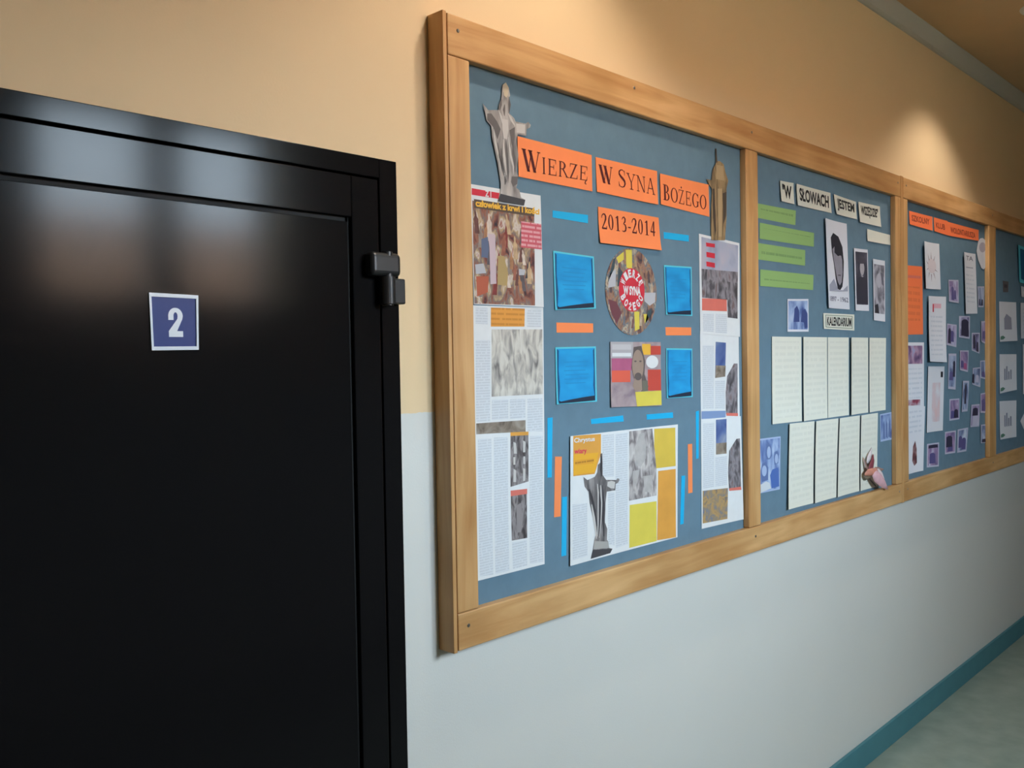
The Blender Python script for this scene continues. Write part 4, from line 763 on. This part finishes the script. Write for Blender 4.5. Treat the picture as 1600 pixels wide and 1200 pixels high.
# withered pink flower hanging at the foot of the bay
m_pet = [plain('pink_petal', (214, 168, 176), .6, var=.1, scale=60), plain('dark_red_petal', (132, 62, 72), .6, var=.15, scale=60), plain('orange_pink_petal', (206, 138, 118), .6, var=.12, scale=60), plain('pale_petal', (214, 202, 204), .6, var=.06, scale=60)]
fl = empty('pink_flower', (3.6127, 1.46, 1.1968), 'withered pink fabric flower drooping over the bottom rail of the poet bay', 'flower')
def petal(path, ws, ys, mat, name='petal'):
    V = []; n = len(path)
    for i in range(n):
        a = path[max(0, i - 1)]; b = path[min(n - 1, i + 1)]; dx, dz = b[0] - a[0], b[1] - a[1]; l = math.hypot(dx, dz) or 1
        for k, off in enumerate((-1, -.5, 0, .5, 1)):
            w = ws[i] / 2 * off; cup = (1 - off * off) * ws[i] * .14
            for th in (0, .0008): V.append((path[i][0] - dz / l * w, ys[i] - cup + th, path[i][1] + dx / l * w))
    F = []
    for i in range(n - 1):
        for k in range(4):
            a = i * 10 + k * 2; b = a + 10
            F.append((a, a + 2, b + 2, b)); F.append((a + 1, b + 1, b + 3, a + 3))
        F.append((i * 10, i * 10 + 10, i * 10 + 11, i * 10 + 1)); F.append((i * 10 + 8, i * 10 + 9, i * 10 + 19, i * 10 + 18))
    e = (n - 1) * 10
    for k in range(4): F.append((k * 2, k * 2 + 1, k * 2 + 3, k * 2 + 2)); F.append((e + k * 2, e + k * 2 + 2, e + k * 2 + 3, e + k * 2 + 1))
    return link_mesh(name, V, F, mat, fl, smooth=True)
petal(((3.6727, 1.2797), (3.6604, 1.2592), (3.6357, 1.2421), (3.606, 1.2278), (3.5872, 1.2169)), (.01, .03, .04, .036, .02), (1.462, 1.458, 1.453, 1.449, 1.447), m_pet[1])
petal(((3.6677, 1.3083), (3.6527, 1.2901), (3.6308, 1.2748), (3.6065, 1.2641), (3.5904, 1.255)), (.004, .022, .034, .028, .008), (1.466, 1.463, 1.460, 1.457, 1.455), m_pet[3])
petal(((3.5723, 1.2779), (3.5788, 1.2582), (3.586, 1.2405), (3.5873, 1.2254)), (.004, .012, .014, .01), (1.462, 1.458, 1.455, 1.45), plain('brown_petal', (150, 118, 110), .6))
petal(((3.5555, 1.2117), (3.5793, 1.2177), (3.6165, 1.2171), (3.6543, 1.2165), (3.6872, 1.211)), (.008, .026, .03, .024, .006), (1.450, 1.446, 1.443, 1.444, 1.446), m_pet[2])
petal(((3.6165, 1.2182), (3.6432, 1.1982), (3.6811, 1.1769), (3.7197, 1.1552), (3.7616, 1.1295)), (.02, .05, .05, .034, .003), (1.445, 1.441, 1.437, 1.436, 1.437), m_pet[0])
petal(((3.6435, 1.2198), (3.6816, 1.2073), (3.709, 1.1892), (3.7255, 1.1699), (3.7309, 1.1583)), (.012, .034, .036, .026, .006), (1.450, 1.446, 1.444, 1.442, 1.441), m_pet[3])
petal(((3.6599, 1.2268), (3.6928, 1.2192), (3.7261, 1.2137), (3.7543, 1.2131)), (.01, .018, .012, .003), (1.452, 1.45, 1.45, 1.452), plain('brown_petal', (150, 118, 110), .6))
petal(((3.5581, 1.2072), (3.579, 1.1986), (3.6002, 1.1985), (3.6217, 1.2048)), (.006, .02, .02, .01), (1.456, 1.452, 1.45, 1.448), plain('olive_leaf', (118, 104, 88), .6), 'leaf')
petal(((3.6057, 1.2107), (3.6188, 1.1879), (3.6428, 1.1681), (3.6643, 1.1527)), (.008, .008, .008, .006), (1.458, 1.456, 1.452, 1.447), plain('dark_stem', (58, 46, 44), .7), 'stem')

# ------------------------------------------------------------------ third bay: volunteer club display
for lab, word, qd, tq in (('first piece of the orange club heading, beside the frame stile', 'SZKOLNY', ((4.1036, 2.3139), (4.396, 2.3177), (4.3953, 2.2532), (4.1095, 2.2551)), ((4.134, 2.2996), (4.356, 2.3034), (4.3557, 2.2763), (4.1356, 2.2734))),
                          ('short middle piece of the orange club heading', 'KLUB', ((4.4151, 2.3178), (4.6036, 2.3192), (4.6086, 2.2498), (4.4186, 2.2535)), ((4.4404, 2.2971), (4.5652, 2.298), (4.5671, 2.2716), (4.4444, 2.2722))),
                          ('long last piece of the orange club heading, next to the white oval', 'WOLONTARIUSZA', ((4.6036, 2.3154), (5.0803, 2.32), (5.0732, 2.263), (4.6086, 2.2498)), ((4.6398, 2.2952), (5.0213, 2.3003), (5.021, 2.2709), (4.6441, 2.2664)))):
    s = Sheet('club_heading', lab, 'card', qd, plain('orange_red_card', (246, 122, 72), .75), (.001, .001, 0, .002), layer=1); s.text('lettering', sans_line(word, .02), tq, plain('rust_ink', (150, 60, 40), .75))
s = Sheet('white_oval', 'white egg-shaped paper with faint print at the end of the club heading', 'cut-out', ((5.038, 2.2752), (5.2369, 2.2923), (5.2356, 2.1262), (5.0366, 2.1141)), plain('cool_white_paper', (222, 222, 230), .8), layer=3, outline=((5.04, 2.2078), (5.0666, 2.2592), (5.0998, 2.2776), (5.14, 2.284), (5.201, 2.2737), (5.2364, 2.231), (5.2139, 2.1704), (5.1793, 2.1282), (5.1521, 2.1211), (5.1185, 2.1266), (5.0658, 2.1645)))
s.uell('printed_motif', .5, .3, .28, .16, plain('faint_print', (184, 178, 194), .8), 1)
s = Sheet('orange_sheet', 'large plain orange sheet under the club heading, beside the stile', 'paper', ((4.0421, 2.0731), (4.2697, 2.0805), (4.2757, 1.7738), (4.0456, 1.7703)), plain('orange_red_card', (246, 122, 72), .75), layer=0); s.urect('printed_line', .2, .14, .9, .18, salmon); s.urect('text_column', .2, .3, .85, .8, print_lines('faint_type_on_orange', (244, 124, 70), (222, 108, 62), .03, .5, .6, 12))
s = Sheet('drawing_page', 'white page with a reddish sun drawing and radiating strokes', 'page', ((4.259, 2.1939), (4.4694, 2.1983), (4.4888, 1.9862), (4.2782, 1.9812)), plain('cool_white_paper', (222, 222, 230), .8), (.012, .006, 0, 0), layer=1)
s.uell('printed_halo', .52, .5, .28, .16, plain('pink_tint', (218, 206, 212), .8), 1); s.uell('printed_sun', .5, .5, .13, .12, plain('rosy_ink', (178, 140, 146), .8), 2)
for k in range(9):
    a = math.radians(20 + 40 * k * .9); c0, s0 = math.cos(a), math.sin(a)
    s.upoly('printed_ray', [(.5 + .24 * c0 - .03 * s0, .52 + .16 * s0 + .012 * c0), (.5 + .24 * c0 + .03 * s0, .52 + .16 * s0 - .012 * c0), (.5 + .42 * c0, .52 + .33 * s0)], plain('grey_rose_ink', (158, 140, 148), .8), 2)
cw = plain('cool_white_paper', (222, 222, 230), .8)
s = Sheet('notice_page', 'curling white page with red initials under the sun drawing', 'page', ((4.3187, 1.9495), (4.544, 1.9544), (4.5335, 1.6439), (4.3151, 1.6498)), cw, (.010, .012, 0, .006), layer=1); s.urect('printed_heading', .3, .11, .78, .18, plain('pink_print', (226, 176, 190), .8)); s.urect('printed_initial', .3, .12, .38, .24, red, 2); s.urect('text_column', .15, .3, .85, .9, print_lines('faint_type', (222, 222, 230), (198, 202, 214), .022, .4, .7, 10))
s = Sheet('notice_page', 'white page with faint pink print, below the page with red initials', 'page', ((4.3256, 1.6276), (4.5422, 1.624), (4.5166, 1.3206), (4.303, 1.3249)), cw, (.004, .004, 0, 0), layer=1); s.urect('printed_mark', .8, .08, .93, .17, plain('ink_black_blue', (38, 36, 46), .75)); s.urect('printed_text', .3, .25, .8, .85, picture('faint_pink_print', [(222, 222, 230), (216, 200, 208), (222, 190, 194)], 14, 12, 2, .5))
s = Sheet('notice_page', 'white page with a purple group photo at its top, under the orange sheet', 'page', ((4.0677, 1.737), (4.2655, 1.7374), (4.2619, 1.4442), (4.0715, 1.4508)), cw, (0, .006, 0, 0), layer=1); s.urect('printed_photo', .1, .05, .92, .33, picture('purple_group_print', [(56, 40, 66), (112, 84, 124), (178, 140, 164), (150, 166, 206)], 14, 16, 3, .6)); s.urect('text_column', .1, .4, .9, .86, print_lines('faint_type', (222, 222, 230), (198, 202, 214), .022, .4, .7, 10)); s.urect('printed_strip', .02, .88, .8, .97, picture('red_blue_strip_print', [(44, 46, 86), (150, 60, 80), (196, 190, 206)], 10, 20, 2, .4))
s = Sheet('notice_page', 'lowest white page beside the stile, with one small figure', 'page', ((4.0716, 1.4536), (4.262, 1.4486), (4.2302, 1.1589), (4.0753, 1.1575)), cw, (0, .010, 0, .002), layer=2); s.urect('text_column', .1, .06, .85, .4, print_lines('faint_type', (222, 222, 230), (198, 202, 214), .022, .4, .7, 10)); s.upoly('printed_figure', [(.3, .82), (.36, .6), (.5, .52), (.6, .64), (.62, .86), (.45, .9)], picture('dark_red_figure', [(40, 30, 40), (112, 62, 66), (186, 158, 160)], 14, 16, 2, .4))
s = Sheet('notice_page', 'tall narrow white page hanging below the club heading end', 'page', ((4.8181, 2.187), (5.0077, 2.191), (5.0372, 1.8875), (4.8445, 1.881)), cw, (.010, .006, 0, 0), layer=1); s.utext('lettering', 'TA', .25, .05, .82, .125, plain('date_grey_ink', (100, 100, 120), .75), .01); s.urect('printed_line', .2, .23, .8, .25, plain('grey_line_ink', (168, 170, 188), .8)); s.urect('text_column', .15, .3, .85, .85, print_lines('faint_type', (222, 222, 230), (198, 202, 214), .022, .4, .7, 10))
pals = [[(66, 64, 92), (112, 106, 144), (164, 160, 194), (200, 200, 222)], [(92, 78, 112), (144, 124, 168), (184, 176, 208), (206, 206, 222)], [(84, 80, 112), (134, 114, 156), (168, 140, 178), (200, 204, 222)], [(84, 96, 130), (126, 140, 178), (176, 186, 212), (204, 212, 226)]]
PH = [
    ('photo of two dark figures, nearest the sun drawing', ((4.6097, 2.0391), (4.7589, 2.0454), (4.7625, 1.9318), (4.6177, 1.9352)), 1, [(0.4, 0.3, 0.14, 0.6, 1), (0.65, 0.45, 0.1, 0.4, 1)]),
    ('narrow photo under the white oval', ((5.0515, 2.0278), (5.1771, 2.0338), (5.1654, 1.9243), (5.0637, 1.9212)), 3, [(0.3, 0.6, 0.1, 0.3, 0), (0.75, 0.62, 0.12, 0.3, 0)]),
    ('photo with a thick dark border under the tall narrow page', ((4.7691, 1.8688), (4.9342, 1.8727), (4.9281, 1.7569), (4.768, 1.7639)), 0, [(0.55, 0.15, 0.36, 0.75, 0), (0.45, 0.5, 0.18, 0.3, 1)]),
    ('photo of dark standing people beside the page with red initials', ((4.5938, 1.8287), (4.7376, 1.8249), (4.7318, 1.715), (4.5859, 1.7267)), 1, [(0.28, 0.2, 0.15, 0.7, 0), (0.55, 0.3, 0.18, 0.5, 1)]),
    ('upper photo of the pair pinned by the far mullion, high up', ((5.1082, 1.8494), (5.2307, 1.8543), (5.2297, 1.7271), (5.1073, 1.7437)), 1, [(0.5, 0.45, 0.25, 0.35, 1), (0.8, 0.35, 0.12, 0.5, 0)]),
    ('photo of two thin dark figures overlapping the upper mullion photo', ((4.9716, 1.7881), (5.1023, 1.7894), (5.0934, 1.6813), (4.9708, 1.6984)), 0, [(0.3, 0.1, 0.12, 0.75, 0), (0.7, 0.45, 0.12, 0.5, 0)]),
    ('tall photo beside the bottom half of the page with red initials', ((4.6082, 1.6845), (4.7243, 1.6837), (4.7107, 1.5076), (4.5995, 1.5153)), 3, [(0.75, 0.2, 0.14, 0.45, 0), (0.4, 0.5, 0.25, 0.25, 1)]),
    ('photo with a bright pink patch in the middle of the display', ((4.7722, 1.6992), (4.92, 1.6986), (4.9063, 1.5896), (4.7712, 1.6028)), 2, [(0.3, 0.5, 0.18, 0.35, 1), (0.65, 0.6, 0.18, 0.3, 3)]),
    ('photo against the far mullion at mid height, with people below', ((5.1011, 1.6438), (5.2374, 1.6464), (5.2365, 1.54), (5.1083, 1.5544)), 3, [(0.35, 0.6, 0.2, 0.3, 1), (0.75, 0.5, 0.16, 0.4, 0)]),
    ('photo with one dark figure at its edge, mid height', ((4.9777, 1.6085), (5.1142, 1.6102), (5.1052, 1.5061), (4.9692, 1.5254)), 3, [(0.12, 0.35, 0.14, 0.55, 0), (0.6, 0.4, 0.2, 0.4, 2)]),
    ('narrow photo with one tall dark stripe-like figure', ((4.8143, 1.5477), (4.9185, 1.5448), (4.8919, 1.3921), (4.7933, 1.3933)), 3, [(0.55, 0.1, 0.16, 0.65, 0)]),
    ('photo of seated people beside the page with faint pink print', ((4.6287, 1.464), (4.7747, 1.4617), (4.7736, 1.3587), (4.6276, 1.3596)), 2, [(0.3, 0.55, 0.2, 0.35, 1), (0.65, 0.5, 0.2, 0.4, 0)]),
    ('photo against the far mullion, lower half, purple toned', ((5.0996, 1.473), (5.2444, 1.4759), (5.2351, 1.3655), (5.0988, 1.3728)), 2, [(0.35, 0.3, 0.22, 0.6, 1), (0.7, 0.45, 0.2, 0.4, 1)]),
    ('photo of a dark-haired person in white, lower half', ((4.9478, 1.4218), (5.0991, 1.4187), (5.0848, 1.3027), (4.929, 1.3088)), 1, [(0.5, 0.15, 0.32, 0.35, 0), (0.5, 0.45, 0.3, 0.5, 2)]),
    ('photo of a purple group in the bottom row, next to the white-edged one', ((4.5589, 1.3101), (4.7134, 1.3072), (4.7028, 1.198), (4.5577, 1.2028)), 2, [(0.4, 0.2, 0.3, 0.5, 0), (0.5, 0.55, 0.25, 0.35, 1)]),
    ('white-edged photo at the end of the bottom row pair', ((4.7395, 1.3094), (4.9087, 1.3085), (4.8775, 1.191), (4.7312, 1.1955)), 3, [(0.3, 0.3, 0.18, 0.5, 1), (0.65, 0.4, 0.22, 0.5, 1)]),
    ('photo with a black patch in the bottom corner by the far mullion', ((5.0982, 1.3102), (5.2346, 1.3058), (5.2339, 1.2077), (5.0974, 1.2141)), 3, [(0.55, 0.78, 0.4, 0.18, 0)]),
    ('lowest photo under the page with faint pink print', ((4.3209, 1.2714), (4.4807, 1.2663), (4.4751, 1.1533), (4.3155, 1.1636)), 2, [(0.5, 0.06, 0.4, 0.14, 0), (0.45, 0.4, 0.25, 0.45, 1)])]
seed = 0
for lab, qd, pal, figs in PH:
    seed += 1
    s = Sheet('photo_print', lab, 'photo', qd, plain('lilac_white_paper', (192, 190, 210), .7), (.002 * (seed % 3), .001 * (seed % 2), 0, 0), layer=(seed % 2), group='small event photographs of the volunteer display')
    pc = s.urect('printed_photo', .08, .06, .92, .93, picture('event_photo_print_%d' % pal, pals[pal], 13, 9, 3, .8, seed=pal), 1)
    for k, (fu, fv, fw, fh, c) in enumerate(figs):
        s.upoly('printed_figure', [(fu - fw, fv + fh), (fu - fw * .9, fv + fh * .1), (fu - fw * .3, fv), (fu + fw * .35, fv), (fu + fw * .9, fv + fh * .15), (fu + fw, fv + fh)], plain('photo_ink_%d' % c, [(50, 46, 70), (92, 84, 136), (192, 188, 210), (170, 88, 134)][c], .7), 2)

# ------------------------------------------------------------------ fourth bay
s = Sheet('blue_sheet', 'blue sheet with pale edge at the top of the farthest bay', 'paper', ((5.786, 2.3005), (6.2422, 2.2925), (6.2561, 2.071), (5.8109, 2.0876)), pale_cyan, (.006, 0, 0, 0), layer=1); s.urect('printed_panel', .09, .08, .95, .9, plain('petrol_print', (22, 96, 140), .7, var=.1, scale=8))
s = Sheet('dark_tag', 'small dark brown tag pinned above the top chart page', 'tag', ((5.5096, 2.0808), (5.6195, 2.0815), (5.6117, 2.0221), (5.5164, 2.018)), plain('tag_brown', (92, 84, 86), .8), layer=0); s.urect('printed_line', .2, .3, .8, .6, plain('tag_dark', (66, 56, 62), .8))
chart = [('chart page with a faint grey building, highest of three in the farthest bay', ((5.4302, 1.9638), (5.7325, 1.969), (5.7505, 1.7502), (5.4357, 1.7438))), ('chart page with dark bars, middle of three in the farthest bay', ((5.4353, 1.6756), (5.7385, 1.6734), (5.7373, 1.4703), (5.4337, 1.4601))), ('chart page with dark bars, lowest of three in the farthest bay', ((5.4334, 1.418), (5.7369, 1.4099), (5.728, 1.2013), (5.4391, 1.2067)))]
for k, (lab, qd) in enumerate(chart):
    s = Sheet('chart_page', lab, 'page', qd, plain('cool_white_paper', (222, 222, 230), .8), (.002, .008, 0, .002), layer=1, group='white chart pages')
    if k == 0: s.upoly('printed_building', [(.3, .7), (.3, .42), (.45, .3), (.55, .34), (.72, .4), (.74, .7)], plain('grey_mauve_ink', (150, 150, 168), .8))
    else:
        for j, h in enumerate((.30, .36, .22, .26)): s.upoly('printed_bar', [(.3 + j * .12, .68), (.3 + j * .12, .68 - h), (.37 + j * .12, .68 - h), (.37 + j * .12, .68)], plain('grey_blue_ink', (120, 128, 150), .8))
    s.upoly('printed_leaf', [(.03, .95), (.05, .87), (.2, .85), (.34, .9), (.2, .95)], plain('leaf_green_ink', (88, 130, 112), .8), 2)
for lab, qd in (('partly seen white caption under the blue sheet', ((5.8503, 2.0674), (6.1397, 2.0619), (6.1394, 2.0003), (5.858, 2.0067))), ('partly seen white page beside the top chart page', ((5.8419, 1.9709), (6.1826, 1.9787), (6.1818, 1.7693), (5.8487, 1.7636))), ('partly seen white page beside the middle chart page', ((5.8886, 1.7302), (6.2108, 1.7305), (6.2098, 1.4457), (5.8871, 1.4388)))):
    s = Sheet('notice_page', lab, 'page', qd, plain('cool_white_paper', (222, 222, 230), .8), (.004, 0, 0, 0), layer=1); s.urect('text_column', .15, .15, .85, .85, print_lines('faint_type', (222, 222, 230), (198, 202, 214), .022, .4, .7, 10))
hx = ((5.8462, 1.284), (5.9682, 1.3448), (6.1512, 1.3354), (6.2386, 1.2838), (6.1219, 1.2131), (5.9538, 1.2094))
s = Sheet('hexagon_card', 'white hexagonal card beside the lowest chart page', 'cut-out', ((5.8466, 1.3511), (6.2388, 1.3309), (6.2383, 1.1895), (5.8459, 1.2169)), plain('cool_white_paper', (222, 222, 230), .8), layer=1, outline=hx); s.uell('printed_motif', .5, .5, .25, .3, plain('dark_teal_ink', (62, 78, 84), .75))

# ------------------------------------------------------------------ the two ceiling downlights whose scallops fall on the long wall
m_ring = plain('white_lamp_ring', (228, 226, 220), .35)
m_bulb = bpy.data.materials.new('lamp_glow'); m_bulb.use_nodes = True
e = m_bulb.node_tree.nodes['Principled BSDF']; e.inputs['Emission Color'].default_value = LAMP_COLOR + (1,); e.inputs['Emission Strength'].default_value = 3
def ceiling_lamp(name, x, y, label, group, r0, spot, wide):
    L_ = empty(name, (x, y, CEIL), label, 'lamp', group)
    bm = bmesh.new(); n = 32
    prof = [(r0, 0), (r0 + .004, -.006), (r0 + .008, -.009), (r0 + .03, -.006), (r0 + .034, 0)]
    rows = [[bm.verts.new((x + r * math.cos(2 * math.pi * k / n), y + r * math.sin(2 * math.pi * k / n), CEIL + z)) for k in range(n)] for r, z in prof]
    for a, b in zip(rows, rows[1:]):
        for k in range(n): bm.faces.new((a[k], b[k], b[(k + 1) % n], a[(k + 1) % n]))
    bm_obj('trim_ring', bm, m_ring, L_, smooth=True)
    bm = bmesh.new(); add_cyl(bm, (x, y, CEIL - .002), r0, .003, 'Z', 32); bm_obj('lamp_lens_offscreen', bm, m_bulb, L_)
    if spot:
        sp = bpy.data.lights.new('downlight_beam_offscreen', 'SPOT'); sp.energy = spot; sp.color = LAMP_COLOR
        sp.spot_size = math.radians(116); sp.spot_blend = .5; sp.shadow_soft_size = .05
        so = bpy.data.objects.new('downlight_beam_offscreen', sp); C.objects.link(so); so.parent = L_; so.location = (0, 0, -.03)
    if wide:
        ar = bpy.data.lights.new('downlight_spill_offscreen', 'AREA'); ar.shape = 'DISK'; ar.size = 2 * r0; ar.energy = wide; ar.color = LAMP_COLOR
        ao = bpy.data.objects.new('downlight_spill_offscreen', ar); C.objects.link(ao); ao.parent = L_; ao.location = (0, 0, -.012)
for x in (1.67, 4.44):
    ceiling_lamp('ceiling_downlight_offscreen', x, WALL - .48, 'round recessed ceiling downlight in the row above the notice boards', 'ceiling downlights along the wall', .062, LAMP_POWER, LAMP_SPILL)
